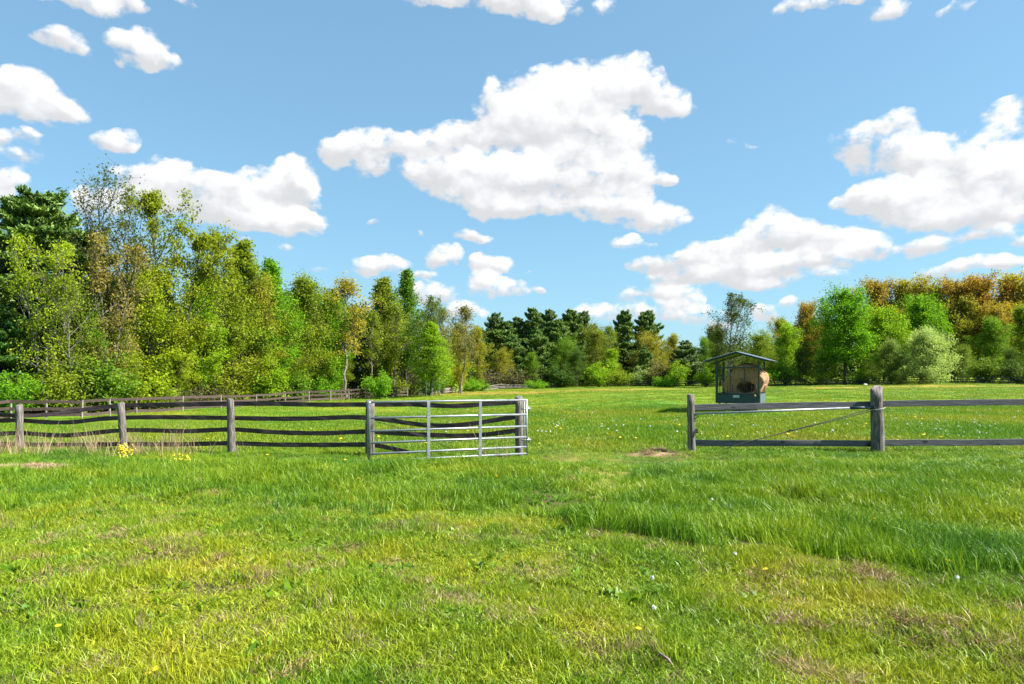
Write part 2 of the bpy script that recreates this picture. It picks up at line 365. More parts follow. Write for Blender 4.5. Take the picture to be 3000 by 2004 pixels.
def grass_mat(name, cols, nscale, dry=None, dryscale=1.2, drythr=(.55, .72), trans=.32, tip=1.4):
    """blade colour drifts over the ground in patches; every blade has its own tone"""
    m, N, L = new_mat(name)
    ge = mk(N, 'ShaderNodeNewGeometry')
    no = mk(N, 'ShaderNodeTexNoise'); no.inputs['Scale'].default_value = nscale; no.inputs['Detail'].default_value = 4; no.inputs['Roughness'].default_value = .6
    L.new(ge.outputs['Position'], no.inputs['Vector'])
    k = len(cols); r = ramp(N, [(.3 + .42 * i / (k - 1), c) for i, c in enumerate(cols)]); L.new(no.outputs[0], r.inputs[0])
    col = r.outputs[0]
    at_ = mk(N, 'ShaderNodeAttribute', attribute_name='rnd')
    if dry:
        n2 = mk(N, 'ShaderNodeTexNoise'); n2.inputs['Scale'].default_value = dryscale; n2.inputs['Detail'].default_value = 5; n2.inputs['Roughness'].default_value = .65
        L.new(ge.outputs['Position'], n2.inputs['Vector'])
        mr = mk(N, 'ShaderNodeMapRange'); mr.inputs[1].default_value = drythr[0]; mr.inputs[2].default_value = drythr[1]; L.new(n2.outputs[0], mr.inputs[0])
        th = mk(N, 'ShaderNodeMath', operation='GREATER_THAN'); L.new(mr.outputs[0], th.inputs[0]); L.new(at_.outputs['Fac'], th.inputs[1])
        md = mk(N, 'ShaderNodeMix', data_type='RGBA'); L.new(th.outputs[0], md.inputs[0]); L.new(col, md.inputs[6]); md.inputs[7].default_value = (*dry, 1); col = md.outputs[2]
    hsv = mk(N, 'ShaderNodeHueSaturation')
    mv = mk(N, 'ShaderNodeMapRange'); mv.inputs[3].default_value = .62; mv.inputs[4].default_value = tip; L.new(at_.outputs['Fac'], mv.inputs[0])
    mh = mk(N, 'ShaderNodeMapRange'); mh.inputs[3].default_value = .525; mh.inputs[4].default_value = .48; L.new(at_.outputs['Fac'], mh.inputs[0])
    L.new(col, hsv.inputs['Color']); L.new(mv.outputs[0], hsv.inputs['Value']); L.new(mh.outputs[0], hsv.inputs['Hue'])
    p = mk(N, 'ShaderNodeBsdfPrincipled'); p.inputs['Roughness'].default_value = .45; p.inputs['Specular IOR Level'].default_value = .28
    L.new(hsv.outputs[0], p.inputs['Base Color'])
    t = mk(N, 'ShaderNodeBsdfTranslucent'); L.new(hsv.outputs[0], t.inputs['Color'])
    mx = mk(N, 'ShaderNodeMixShader'); mx.inputs[0].default_value = trans; L.new(p.outputs[0], mx.inputs[1]); L.new(t.outputs[0], mx.inputs[2])
    o = mk(N, 'ShaderNodeOutputMaterial'); L.new(mx.outputs[0], o.inputs[0])
    return m
M['mown'] = grass_mat('mown_blades', [(.09, .19, .010), (.175, .275, .011), (.275, .32, .013), (.38, .345, .028)], .6, (.40, .29, .15), 1.3, (.50, .78))
M['long'] = grass_mat('long_blades', [(.065, .165, .014), (.115, .23, .009), (.18, .275, .009), (.26, .31, .012)], .55, (.42, .36, .2), 1.4, (.62, .95))
M['meadow'] = grass_mat('meadow_blades', [(.09, .21, .010), (.14, .245, .010), (.21, .275, .012), (.29, .27, .025)], .16, (.40, .28, .10), .09, (.56, .9))
M['straw'] = grass_mat('dry_straw', [(.30, .20, .11), (.42, .30, .18), (.52, .40, .26)], 3, trans=.3)
M['thatch'] = grass_mat('brown_thatch', [(.16, .10, .04), (.27, .185, .085), (.40, .30, .16)], 5, trans=.2)

def ground_mat():
    m, N, L = new_mat('turf_and_soil')
    ge = mk(N, 'ShaderNodeNewGeometry')
    def noise(s, d=6, r=.6):
        n = mk(N, 'ShaderNodeTexNoise'); n.inputs['Scale'].default_value = s; n.inputs['Detail'].default_value = d; n.inputs['Roughness'].default_value = r
        L.new(ge.outputs['Position'], n.inputs['Vector']); return n
    n1 = noise(.16); n2 = noise(3.2, 8, .7); n3 = noise(.6)
    r1 = ramp(N, [(.3, (.06, .15, .010)), (.45, (.10, .18, .010)), (.6, (.15, .195, .012)), (.75, (.20, .195, .02))]); L.new(n1.outputs[0], r1.inputs[0])
    r2 = ramp(N, [(.3, (.55, .55, .55)), (.5, (1, 1, 1)), (.72, (1.35, 1.3, 1.2))]); L.new(n2.outputs[0], r2.inputs[0])
    mm = mk(N, 'ShaderNodeMix', data_type='RGBA', blend_type='MULTIPLY'); mm.inputs[0].default_value = 1; L.new(r1.outputs[0], mm.inputs[6]); L.new(r2.outputs[0], mm.inputs[7])
    # soil and thatch show between the blades close by
    soil = ramp(N, [(.35, (.045, .05, .014)), (.5, (.07, .075, .02)), (.65, (.12, .10, .04))]); L.new(n2.outputs[0], soil.inputs[0])
    sep = mk(N, 'ShaderNodeSeparateXYZ'); L.new(ge.outputs['Position'], sep.inputs[0])
    ny = mk(N, 'ShaderNodeMapRange'); ny.inputs[1].default_value = 14; ny.inputs[2].default_value = 30; L.new(sep.outputs[1], ny.inputs[0])
    mx = mk(N, 'ShaderNodeMix', data_type='RGBA'); L.new(ny.outputs[0], mx.inputs[0]); L.new(soil.outputs[0], mx.inputs[6]); L.new(mm.outputs[2], mx.inputs[7])
    # worn brown band far out in the meadow
    def blob(cx, cy, rx, ry):
        v = mk(N, 'ShaderNodeVectorMath', operation='MULTIPLY_ADD'); v.inputs[1].default_value = (1 / rx, 1 / ry, 0); v.inputs[2].default_value = (-cx / rx, -cy / ry, 0)
        L.new(ge.outputs['Position'], v.inputs[0]); l = mk(N, 'ShaderNodeVectorMath', operation='LENGTH'); L.new(v.outputs[0], l.inputs[0])
        a = mk(N, 'ShaderNodeMath', operation='MULTIPLY_ADD'); a.inputs[1].default_value = -1.2; L.new(n3.outputs[0], a.inputs[0]); L.new(l.outputs['Value'], a.inputs[2])
        q = mk(N, 'ShaderNodeMapRange', interpolation_type='SMOOTHSTEP'); q.inputs[1].default_value = .65; q.inputs[2].default_value = -.35; L.new(a.outputs[0], q.inputs[0]); return q.outputs[0]
    out = mx.outputs[2]
    for (b, c) in (((3, 104, 24, 20), (.25, .165, .03)), ((60, 104, 60, 9), (.24, .19, .03)), ((1.6, 13.0, .9, 3.2), (.20, .19, .04)), ((3.3, 15.9, .8, .6), (.30, .19, .12)), ((-8.9, 12.6, 1.1, .6), (.45, .33, .22))):
        q = mk(N, 'ShaderNodeMix', data_type='RGBA'); L.new(blob(*b), q.inputs[0]); L.new(out, q.inputs[6]); q.inputs[7].default_value = (*c, 1); out = q.outputs[2]
    p = mk(N, 'ShaderNodeBsdfPrincipled'); p.inputs['Roughness'].default_value = .95; p.inputs['Specular IOR Level'].default_value = .1; L.new(out, p.inputs['Base Color'])
    bp = mk(N, 'ShaderNodeBump'); bp.inputs['Strength'].default_value = .8; bp.inputs['Distance'].default_value = .08; L.new(n2.outputs[0], bp.inputs['Height']); L.new(bp.outputs[0], p.inputs['Normal'])
    o = mk(N, 'ShaderNodeOutputMaterial'); L.new(p.outputs[0], o.inputs[0]); return m
M['ground'] = ground_mat()

# ------------------------------------------------------------------ the ground, one sheet
def axis(lo, hi, fine_lo, fine_hi, step, growth):
    a = list(np.arange(fine_lo, fine_hi + 1e-6, step)); s = step; x = fine_hi
    while x < hi: s *= growth; x += s; a.append(min(x, hi))
    s = step; x = fine_lo; pre = []
    while x > lo: s *= growth; x -= s; pre.append(max(x, lo))
    return np.array(pre[::-1] + a)
xs = axis(-3000, 3000, -14, 14, .22, 1.06); ys = axis(-400, 6000, 2, 18, .22, 1.05)
GX, GY = np.meshgrid(xs, ys); GZ = terrain(GX, GY)
V = np.stack([GX.ravel(), GY.ravel(), GZ.ravel()], 1); nx = len(xs); ny_ = len(ys)
idx = np.arange(nx * ny_).reshape(ny_, nx)
Q = np.stack([idx[:-1, :-1].ravel(), idx[:-1, 1:].ravel(), idx[1:, 1:].ravel(), idx[1:, :-1].ravel()], 1)
gm = mesh_arrays('ground', V, [Q], True); gm.materials.append(M['ground'])
ground = bpy.data.objects.new('ground', gm); COL.objects.link(ground); tag(ground, 'green pasture ground running from the lawn to the woods', kind='structure')

# ------------------------------------------------------------------ grass (stuff): tufts of modelled blades strewn over the ground
def tuft(name, n, rad, h0, h1, w, lean, mat, seed, droop=.5):
    r = np.random.default_rng(seed)
    a = r.random(n) * 2 * np.pi; d = np.sqrt(r.random(n)) * rad
    base = np.stack([np.cos(a) * d, np.sin(a) * d, np.full(n, -.01)], 1)
    h = h0 + (h1 - h0) * r.random(n) ** 1.3
    la = r.random(n) * 2 * np.pi; lm = lean * (r.random(n) ** .8) * h
    out = np.stack([np.cos(la) * lm, np.sin(la) * lm, np.zeros(n)], 1)
    fa = r.random(n) * np.pi; side = np.stack([np.cos(fa), np.sin(fa), np.zeros(n)], 1) * (w * (.6 + .8 * r.random(n)))[:, None] * .5
    p1 = base + out * .35 + np.stack([np.zeros(n)] * 2 + [h * .55], 1)
    p2 = base + out * 1.0 + np.stack([np.zeros(n)] * 2 + [h * (1 - droop * .35 * r.random(n))], 1)
    Vv = np.stack([base - side, base + side, p1 - side * .8, p1 + side * .8, p2], 1).reshape(-1, 3)
    o = np.arange(n)[:, None] * 5
    Qs = o + np.array([[0, 1, 3, 2]]); T = o + np.array([[2, 3, 4]])
    me = mesh_arrays(name, Vv, [Qs, T]); rv = r.random(n); face_attr(me, 'rnd', np.concatenate([rv, rv])); me.materials.append(mat)
    return bpy.data.objects.new(name, me)
def strew(name, tufts, P, rot, scl, pick, label):
    """one object: tufts set on its own points by a geometry-node modifier"""
    src = bpy.data.collections.new(name + '_tufts')
    for t in tufts: src.objects.link(t)
    me = bpy.data.meshes.new(name); me.vertices.add(len(P)); me.vertices.foreach_set('co', np.ascontiguousarray(P, np.float32).ravel())
    a = me.attributes.new('rot', 'FLOAT_VECTOR', 'POINT'); a.data.foreach_set('vector', np.ascontiguousarray(rot, np.float32).ravel())
    a = me.attributes.new('scl', 'FLOAT_VECTOR', 'POINT'); a.data.foreach_set('vector', np.ascontiguousarray(scl, np.float32).ravel())
    a = me.attributes.new('pick', 'INT', 'POINT'); a.data.foreach_set('value', np.ascontiguousarray(pick, np.int32))
    o = bpy.data.objects.new(name, me); COL.objects.link(o)
    ng = bpy.data.node_groups.new(name, 'GeometryNodeTree')
    ng.interface.new_socket("Geometry", in_out='INPUT', socket_type='NodeSocketGeometry'); ng.interface.new_socket("Geometry", in_out='OUTPUT', socket_type='NodeSocketGeometry')
    N = ng.nodes; L = ng.links; i = N.new('NodeGroupInput'); u = N.new('NodeGroupOutput')
    ci = N.new('GeometryNodeCollectionInfo'); ci.inputs['Collection'].default_value = src; ci.inputs['Separate Children'].default_value = True; ci.inputs['Reset Children'].default_value = True
    ip = N.new('GeometryNodeInstanceOnPoints'); ip.inputs['Pick Instance'].default_value = True
    def na(n, t):
        q = N.new('GeometryNodeInputNamedAttribute'); q.data_type = t; q.inputs[0].default_value = n; return q.outputs[0]
    L.new(i.outputs[0], ip.inputs['Points']); L.new(ci.outputs[0], ip.inputs['Instance']); L.new(na('pick', 'INT'), ip.inputs['Instance Index'])
    er = N.new('FunctionNodeEulerToRotation'); L.new(na('rot', 'FLOAT_VECTOR'), er.inputs[0]); L.new(er.outputs[0], ip.inputs['Rotation'])
    L.new(na('scl', 'FLOAT_VECTOR'), ip.inputs['Scale']); L.new(ip.outputs[0], u.inputs[0])
    md = o.modifiers.new('strew', 'NODES'); md.node_group = ng
    tag(o, label, 'grass', kind='stuff'); return o
def wedge(n, y0, y1, r, margin=.12, power=1.0):
    y = y0 + (y1 - y0) * r.random(n) ** power
    u = (r.random(n) * 2 - 1) * (.75 + margin); return u * y + (r.random(n) - .5) * .6, y
BND = np.array([(-400, 1470), (0, 1472), (400, 1462), (700, 1476), (1000, 1466), (1300, 1478), (1500, 1500), (1600, 1530), (1740, 1572), (1900, 1585), (2050, 1612), (2250, 1600), (2450, 1640), (2700, 1682), (3000, 1700), (3400, 1720)], float)
BY = 2000 * EYE / (BND[:, 1] - HY); BX = (BND[:, 0] - CX) / F * BY
def edge_y(x): return np.interp(x, BX, BY) + (fbm(x * 1.7, x * 0 + 3.3, 3) - .5) * .7
r = np.random.default_rng(21)
mown_t = [tuft('mown_tuft', 46, .13, .035, .085, .0058, 1.1, M['mown'], s) for s in range(6)]
n = 26000
x, y = wedge(n, 3.0, 10.5, r, power=.85)
k = (y < edge_y(x) + .15 - .38 * sstep(.2, .8, x) * (fbm(x * 1.6 + 60, y * 0, 2) > .42) + 1.3 * r.random(n) * (1 - sstep(-2.5, .3, x))); x = x[k]; y = y[k]; n = len(x)
hv = .30 + 1.25 * fbm(x * 1.3 + 3, y * 1.3, 3) + 1.3 * (fbm(x * 4 + 9, y * 4, 2) - .5) + .9 * sstep(.6, .78, fbm(x * 2.1 + 70, y * 2.1, 2)); hv = np.clip(hv * .82, .3, 1.7)
bare = fbm(x * .8 + 50, y * .8 + 20, 4); keep = r.random(n) < np.clip(1.25 - 3.2 * np.maximum(bare - .55, 0), .25, 1)
x = x[keep]; y = y[keep]; hv = hv[keep]; n = len(x)
P = np.stack([x, y, terrain(x, y)], 1)
strew('mown_grass', mown_t, P, np.stack([r.normal(0, .12, n), r.normal(0, .12, n), r.random(n) * 6.28], 1), np.stack([np.ones(n) * 1.0, np.ones(n), hv], 1) * (.85 + .4 * r.random(n))[:, None],
      r.integers(0, 6, n), 'short yellow-green mown grass of the lawn nearest the viewer')
long_t = [tuft('long_tuft', 40, .14, .09, .23, .0068, .75, M['long'], 40 + s, 1.1) for s in range(6)]
n = 26000
x, y = wedge(n, 4.4, 18.0, r, power=.72)
e = edge_y(x) + r.normal(0, 1, n) * (.12 + .55 * (1 - sstep(-2.5, .3, x)))
gap = np.maximum(sstep(.2, .9, x) * (1 - sstep(3.6, 4.3, x)) * sstep(11, 13, y), .9 * (1 - sstep(.5, 1.1, np.abs(x - .45 - (y - 8.5) * .27))) * sstep(7, 8.5, y))
clear = np.minimum(((x + 8.9) / 1.0) ** 2 + ((y - 12.6) / .5) ** 2, ((x - 3.3) / .55) ** 2 + ((y - 15.9) / .5) ** 2); k = (y > e) & ((clear > 1) | (r.random(len(x)) < .12)) & (y < 16.8 + 0 * x + (r.random(n) ** 2) * .8); x = x[k]; y = y[k]; e = e[k]; gap = gap[k]; n = len(x)
keep = r.random(n) > .55 * sstep(.5, .9, gap); x = x[keep]; y = y[keep]; e = e[keep]; gap = gap[keep]; n = len(x)
hv = np.clip(.35 + 1.0 * fbm(x * .55 + 11, y * .55 + 4, 3) + 1.3 * (fbm(x * 1.9 + 1, y * 1.9, 3) - .5), .3, 1.7) * (1 - .45 * gap) * (1 + .75 * (1 - sstep(.15, 1.0, y - e)) * sstep(-.2, .8, x) * (.4 + 1.2 * fbm(x * 2.2 + 5, y * 2.2, 2)))
hv = hv * (1 - .62 * sstep(12.0, 14.6, y))
P = np.stack([x, y, terrain(x, y)], 1)
strew('long_grass', long_t, P, np.stack([r.normal(0, .18, n), r.normal(0, .18, n), r.random(n) * 6.28], 1), np.stack([np.ones(n), np.ones(n), hv], 1) * (.9 + .35 * r.random(n))[:, None],
      r.integers(0, 6, n), 'long deep green grass standing between the lawn and the fences')
mead_t = [tuft('meadow_tuft', 90, .42, .04, .11, .011, .8, M['meadow'], 80 + s) for s in range(5)]
n1, n2 = 15000, 22000
x1, y1 = wedge(n1, 16.2, 42, r, power=.8); x2, y2 = wedge(n2, 40, 142, r, power=.9)
x = np.concatenate([x1, x2]); y = np.concatenate([y1, y2])
lf_x = np.interp(y, [40, 47, 58, 79, 91, 115, 140, 150], [-34, -29.6, -28, -21, -13.9, -9.8, -2.7, -2.7])
k = (x > np.where(y > 40, lf_x, -99)) & ((((x - 3) / 22) ** 2 + ((y - 104) / 17) ** 2 > .5 + r.random(len(x))) | (r.random(len(x)) < .2)) & ((((x - 60) / 50) ** 2 + ((y - 104) / 6) ** 2 > .5 + r.random(len(x))) | (r.random(len(x)) < .3)); x = x[k]; y = y[k]; n = len(x)
big = 1 + 1.1 * sstep(30, 90, y); hv = (.55 + .9 * fbm(x * .22 + 31, y * .22, 4)) / big ** .25
P = np.stack([x, y, terrain(x, y)], 1)
strew('meadow_grass', mead_t, P, np.stack([r.normal(0, .06, n), r.normal(0, .06, n), r.random(n) * 6.28], 1), np.stack([big, big, hv * 1.1], 1) * (.8 + .5 * r.random(n))[:, None],
      r.integers(0, 5, n), 'grazed green meadow grass of the wide field beyond the fences')

weed_t = [tuft('weed_tuft', 13, .07, .03, .07, .032, 1.6, M['long'], 180 + s, 1.0) for s in range(4)]
x, y = wedge(1500, 3.2, 12.0, r, power=.8); k = fbm(x * .7 + 90, y * .7, 3) > .46; x = x[k]; y = y[k]; n = len(x)
strew('broadleaf_weeds', weed_t, np.stack([x, y, terrain(x, y) + .01], 1), np.stack([r.normal(0, .15, n), r.normal(0, .15, n), r.random(n) * 6.28], 1), np.repeat((.7 + .7 * r.random(n))[:, None], 3, 1), r.integers(0, 4, n),
      'low broad-leaved weeds scattered through the lawn')
# dry stalks along the left fence, straw patch, brown thatch in the lawn
stalk_t = [tuft('stalk_tuft', 9, .16, .30, .85, .006, .5, M['straw'], 120 + s) for s in range(5)]
pts = []
for px0, px1, c in ((-60, 220, 75), (220, 400, 50), (400, 560, 34), (560, 760, 10), (1410, 1500, 9)):
    for i in range(c):
        p = random.uniform(px0, px1); yy = random.uniform(15.2, 17.0) if p < 1000 else random.uniform(14.2, 15.0); pts.append((gx(p, yy), yy))
pts = np.array(pts); n = len(pts)
P = np.stack([pts[:, 0], pts[:, 1], terrain(pts[:, 0], pts[:, 1])], 1)
strew('dry_grass_stalks', stalk_t, P, np.stack([r.normal(0, .15, n), r.normal(0, .15, n), r.random(n) * 6.28], 1), np.repeat((.55 + .65 * r.random(n))[:, None], 3, 1), r.integers(0, 5, n),
      'pale dry grass stalks standing along the left fence')
flat_t = [tuft('flat_straw', 60, .16, .02, .05, .007, 4.5, M['straw'], 140 + s) for s in range(3)]
n = 150
x = gx(90, 12.6) + r.normal(0, .36, n); y = 12.6 + r.normal(0, .18, n)
strew('straw_patch', flat_t, np.stack([x, y, terrain(x, y) + .05], 1), np.stack([r.normal(0, .1, n), r.normal(0, .1, n), r.random(n) * 6.28], 1), np.repeat((.7 + .4 * r.random(n))[:, None], 3, 1), r.integers(0, 3, n),
      'pale patch of raked straw in the grass below the left fence')
th_t = [tuft('thatch_tuft', 50, .10, .02, .06, .006, 3.0, M['thatch'], 160 + s) for s in range(4)]
spots = [(732, 1582, 5), (555, 1600, 4), (545, 1640, 5), (500, 1635, 3), (355, 1577, 5), (305, 1600, 5), (85, 1605, 5), (95, 1652, 8), (25, 1650, 6), (300, 1690, 8), (155, 1703, 7), (775, 1690, 9), (760, 1492, 4), (990, 1452, 6),
         (860, 1645, 6), (1000, 1615, 5), (1060, 1607, 4), (1165, 1722, 6), (1330, 1560, 3), (900, 1690, 5), (420, 1620, 4), (640, 1640, 4), (2560, 1700, 14), (2600, 1720, 14), (2640, 1740, 10), (2270, 1690, 5), (2330, 1820, 7), (2680, 1840, 9), (2740, 1890, 9), (2340, 1950, 12),
         (2800, 1860, 9), (2420, 1985, 10), (2900, 1780, 8), (1930, 1310, 25), (1900, 1318, 16), (1410, 1390, 10), (1980, 1320, 10), (840, 1985, 8), (2180, 1720, 4), (1780, 1595, 4)]
pts = []
for (px, py, c) in spots:
    Y = F * EYE / (py - HY); X = gx(px, Y)
    for i in range(int(c * 1.1)): pts.append((X + random.gauss(0, .10 + .02 * Y / 10), Y + random.gauss(0, .13)))
pts = np.array(pts); n = len(pts)
strew('dead_thatch', th_t, np.stack([pts[:, 0], pts[:, 1], terrain(pts[:, 0], pts[:, 1]) + .025], 1), np.stack([r.normal(0, .2, n), r.normal(0, .2, n), r.random(n) * 6.28], 1), np.repeat((.6 + .6 * r.random(n))[:, None], 3, 1), r.integers(0, 4, n),
      'clumps of dead brown thatch lying in the grass')

# ------------------------------------------------------------------ near left fence: posts and sagging dark belts
def post(mb_base, top, rad, n=12):
    b = Vector(mb_base); t = Vector(top); m = MB(); pts = []; rs = []
    for i in range(8):
        q = i / 7; p = b.lerp(t, q) + Vector((random.uniform(-1, 1), random.uniform(-1, 1), 0)) * rad * .07
        pts.append(p); rs.append(rad * (1.05 - .1 * q) * random.uniform(.96, 1.04))
    pts.append(t + Vector((0, 0, .012))); rs.append(rad * .78)
    m.tube(pts, rs, n, jit=.09); return m
def fence_root(name, loc, label, group=None):
    o = empty(name, loc); tag(o, label, 'fence', group); return o
ZF = lambda X, Y: gz(X, Y)
kids = []
NP = [(-170, -172, 1192, 17.0, .085), (57, 57, 1188, 16.7, .086), (365, 354, 1181, 16.3, .08), (679, 675, 1171, 16.0, .086), (1083, 1085, 1176, 15.5, .10), (1521, 1520, 1164, 15.2, .085)]
for (pb, pt, ty, Y, rd) in NP:
    b = Vector((gx(pb, Y), Y, gz(gx(pb, Y), Y) - .15)); kids.append(post(b, at(pt, ty, Y), rd).build('post', M['post'], smooth=True))
NX = [p[0] for p in NP]; NY = [p[3] + p[4] + .012 for p in NP]
def z5(lst): return [(x / 2.935, 1080 + y / 2.935) for x, y in lst]
def z6(lst): return [(900 + x / 2.935, 1080 + y / 2.935) for x, y in lst]
rows = [
 z5([(-500, 380), (0, 396), (140, 402), (260, 408), (500, 384), (750, 348), (900, 330), (1040, 318), (1300, 312), (1700, 306), (1975, 300), (2348, 302)]) + z6([(180, 312), (505, 306), (570, 312), (800, 305), (980, 308), (1150, 322), (1300, 324), (1430, 312), (1600, 300), (1830, 286)]),
 z5([(-500, 420), (0, 450), (165, 440), (250, 452), (500, 466), (650, 460), (870, 430), (1045, 422), (1200, 418), (1500, 418), (1985, 424), (2348, 432)]) + z6([(120, 428), (250, 420), (400, 414), (540, 424), (700, 438), (850, 468), (1000, 488), (1200, 494), (1400, 480), (1600, 444), (1830, 408)]),
 z5([(-500, 540), (0, 562), (165, 550), (250, 556), (400, 572), (600, 576), (850, 548), (1050, 528), (1300, 530), (1600, 540), (1985, 520), (2200, 535), (2348, 548)]) + z6([(150, 558), (400, 545), (540, 538), (750, 556), (900, 564), (1100, 572), (1300, 580), (1500, 574), (1700, 545), (1830, 528)]),
 z5([(-500, 640), (0, 652), (165, 648), (300, 655), (700, 656), (1060, 648), (1500, 652), (1985, 640), (2348, 654)]) + z6([(200, 656), (540, 650), (640, 668), (760, 694), (880, 722)]),
]
def resample(poly, a, b, n):
    X = [p[0] for p in poly]; Yv = [p[1] for p in poly]; q = np.linspace(a, b, n)
    return [(float(t), float(np.interp(t, X, Yv))) for t in q]
def smooth_poly(pl):
    ys_ = np.array([p[1] for p in pl]); 
    for _ in range(2): ys_[1:-1] = .25 * ys_[:-2] + .5 * ys_[1:-1] + .25 * ys_[2:]
    return [(p[0], float(q)) for p, q in zip(pl, ys_)]
for ri, poly in enumerate(rows):
    for s in range(len(NX) - 1):
        a, b = NX[s] - 6, NX[s + 1] + 6
        if s == 4: b = min(b, poly[-1][0])
        pl = smooth_poly(resample(poly, a, b, 16)); m = MB(); pts = []
        for (px, py) in pl:
            Y = float(np.interp(px, NX, NY)) + .004 * (s % 2); pts.append(at(px, py, Y))
        tw = [random.uniform(-.1, .1) + (.5 if (ri < 2 and s < 1) else 0) * math.sin(math.pi * i / 15) for i in range(16)]
        if ri == 0 and s == 1: tw = [-.75 * (1 - i / 15) for i in range(16)]
        m.ribbon(pts, [.105 + .006 * math.sin(i * 1.7 + s) for i in range(16)], .014, tw); kids.append(m.build('rail', M['belt'], smooth=False))
# guy wire of the gate post
m = MB(); m.tube([at(1100, 1233, 15.4), at(1210, 1270, 15.3), at(1325, 1312, 15.2)], .004, 5); m.tube([at(1100, 1233, 15.42), at(1200, 1262, 15.3), at(1330, 1318, 15.2)], .004, 5); kids.append(m.build('guy_wire', M['wire']))
fr = fence_root('belt_fence', (gx(679, 16), 16, 0), 'dark sagging belt fence on grey round posts, behind and left of the metal gate')
reroot(fr, kids)

# ------------------------------------------------------------------ metal gate, swung open
kids = []
A = Vector((gx(1081, 13.5), 13.5, 0)); B = Vector((gx(1543, 14.95), 14.95, 0)); GD = (B - A).normalized()
def gp(t, z): p = A.lerp(B, t); return Vector((p.x, p.y, z))
m = MB(); m.tube([gp(0, -.03), gp(0, 1.17), gp(.006, 1.20)], .034, 12); kids.append(m.build('end_tube', M['galv'], smooth=True))
m = MB(); m.tube([gp(1, -.03), gp(1, 1.20)], .021, 12); kids.append(m.build('end_tube', M['galv'], smooth=True))
m = MB(); m.tube([gp(.983, .12), gp(.983, 1.17)], .014, 8); kids.append(m.build('hinge_rod', M['galv'], smooth=True))
for z in (1.185, .872, .612, .378, .162, .015):
    m = MB(); m.tube([gp(.004, z), gp(.5, z - .004), gp(.997, z - .012)], .0215, 12); kids.append(m.build('bar', M['galv'], smooth=True))
for t in (.352, .682):
    m = MB(); n = Vector((GD.y, -GD.x, 0)); R = Matrix((GD, -n, Vector((0, 0, 1)))).transposed()
    m.box(gp(t, .585) + n * .027, (.062, .008, 1.20), R); kids.append(m.build('upright', M['galv'], bevel=.002))
for z in (.98, .30):
    m = MB(); m.tube([gp(.965, z), gp(1.004, z), gp(1.03, z + .01)], .018, 8); m.tube([gp(1.012, z - .05), gp(1.012, z + .05)], .014, 8); kids.append(m.build('hinge', M['galv'], smooth=True))
gr = empty('metal_gate', (A.x, A.y, 0)); tag(gr, 'galvanised six-bar tube gate swung open in front of the dark fence', 'gate'); reroot(gr, kids)

# ------------------------------------------------------------------ right plank fence
kids = []
for (pb, pt, ty, Y, rd) in ((2026, 2024, 1157, 16.0, .088), (2573, 2566, 1138, 15.9, .142), (3180, 3176, 1145, 15.7, .11)):
    b = Vector((gx(pb, Y), Y, gz(gx(pb, Y), Y) - .15)); kids.append(post(b, at(pt, ty, Y), rd, 14).build('post', M['post'], smooth=True))
for (a, b, ya, yb, h) in (((2032, 16.0), (2573, 16.0), 1193.5, 1184, .142), ((2573, 15.98), (3180, 15.8), 1183, 1176, .142), ((2032, 16.0), (2573, 16.0), 1298, 1299, .145), ((2573, 15.98), (3180, 15.8), 1298, 1293, .145)):
    m = MB(); pts = [at(a[0] + (b[0] - a[0]) * t, ya + (yb - ya) * t + random.uniform(-.9, .9), a[1] + (b[1] - a[1]) * t + .03) for t in np.linspace(0, 1, 7)]
    m.ribbon(pts, h, .04); kids.append(m.build('rail', M['plank'], bevel=.004))
m = MB(); m.tube([at(2036, 1212.5, 15.93), at(2498, 1195, 15.86)], .024, 12); kids.append(m.build('brace_pipe', M['galv'], smooth=True))
m = MB(); m.tube([at(2490, 1195.3, 15.86), at(2556, 1193.5, 15.84)], .034, 12); kids.append(m.build('pipe_sleeve', M['teal'], smooth=True))
m = MB()
for o in (0, 1):
    m.tube([at(2553, 1204 - o * 6, 15.80), at(2430, 1236 - o * 4, 15.82), at(2318, 1262 - o * 1, 15.84), at(2200, 1292 + o, 15.9), at(2150, 1306, 15.95), at(2120, 1316, 15.97)], .010, 6)
m.box(at(2317, 1261, 15.83), (.09, .035, .04)); kids.append(m.build('tension_wire', M['wire']))
m = MB(); c = at(2571, 1197, 15.9); ring = [c + Vector((.156 * math.cos(a), .156 * math.sin(a), .03 * math.cos(a) )) for a in np.linspace(0, 2 * math.pi, 20)]
m.tube(ring, .006, 6, cap=False); kids.append(m.build('wire_wrap', M['white_wire']))
m = MB()
m.tube([at(2036, 1216, 15.95), at(2048, 1218, 15.93), at(2036, 1228, 15.93)], .012, 6); kids.append(m.build('hinge_bracket', M['darkrail'])); m = MB(); m.box(at(2041, 1263, 15.95), (.05, .04, .10)); m.tube([at(2036, 1260, 15.92), at(2046, 1268, 15.9)], .012, 6)
kids.append(m.build('hinge_bracket', M['darkrail']))
rt = fence_root('plank_fence', (gx(2573, 15.9), 15.9, 0), 'grey two-plank fence with a thick leaning post, in front of the hay feeder'); reroot(rt, kids)

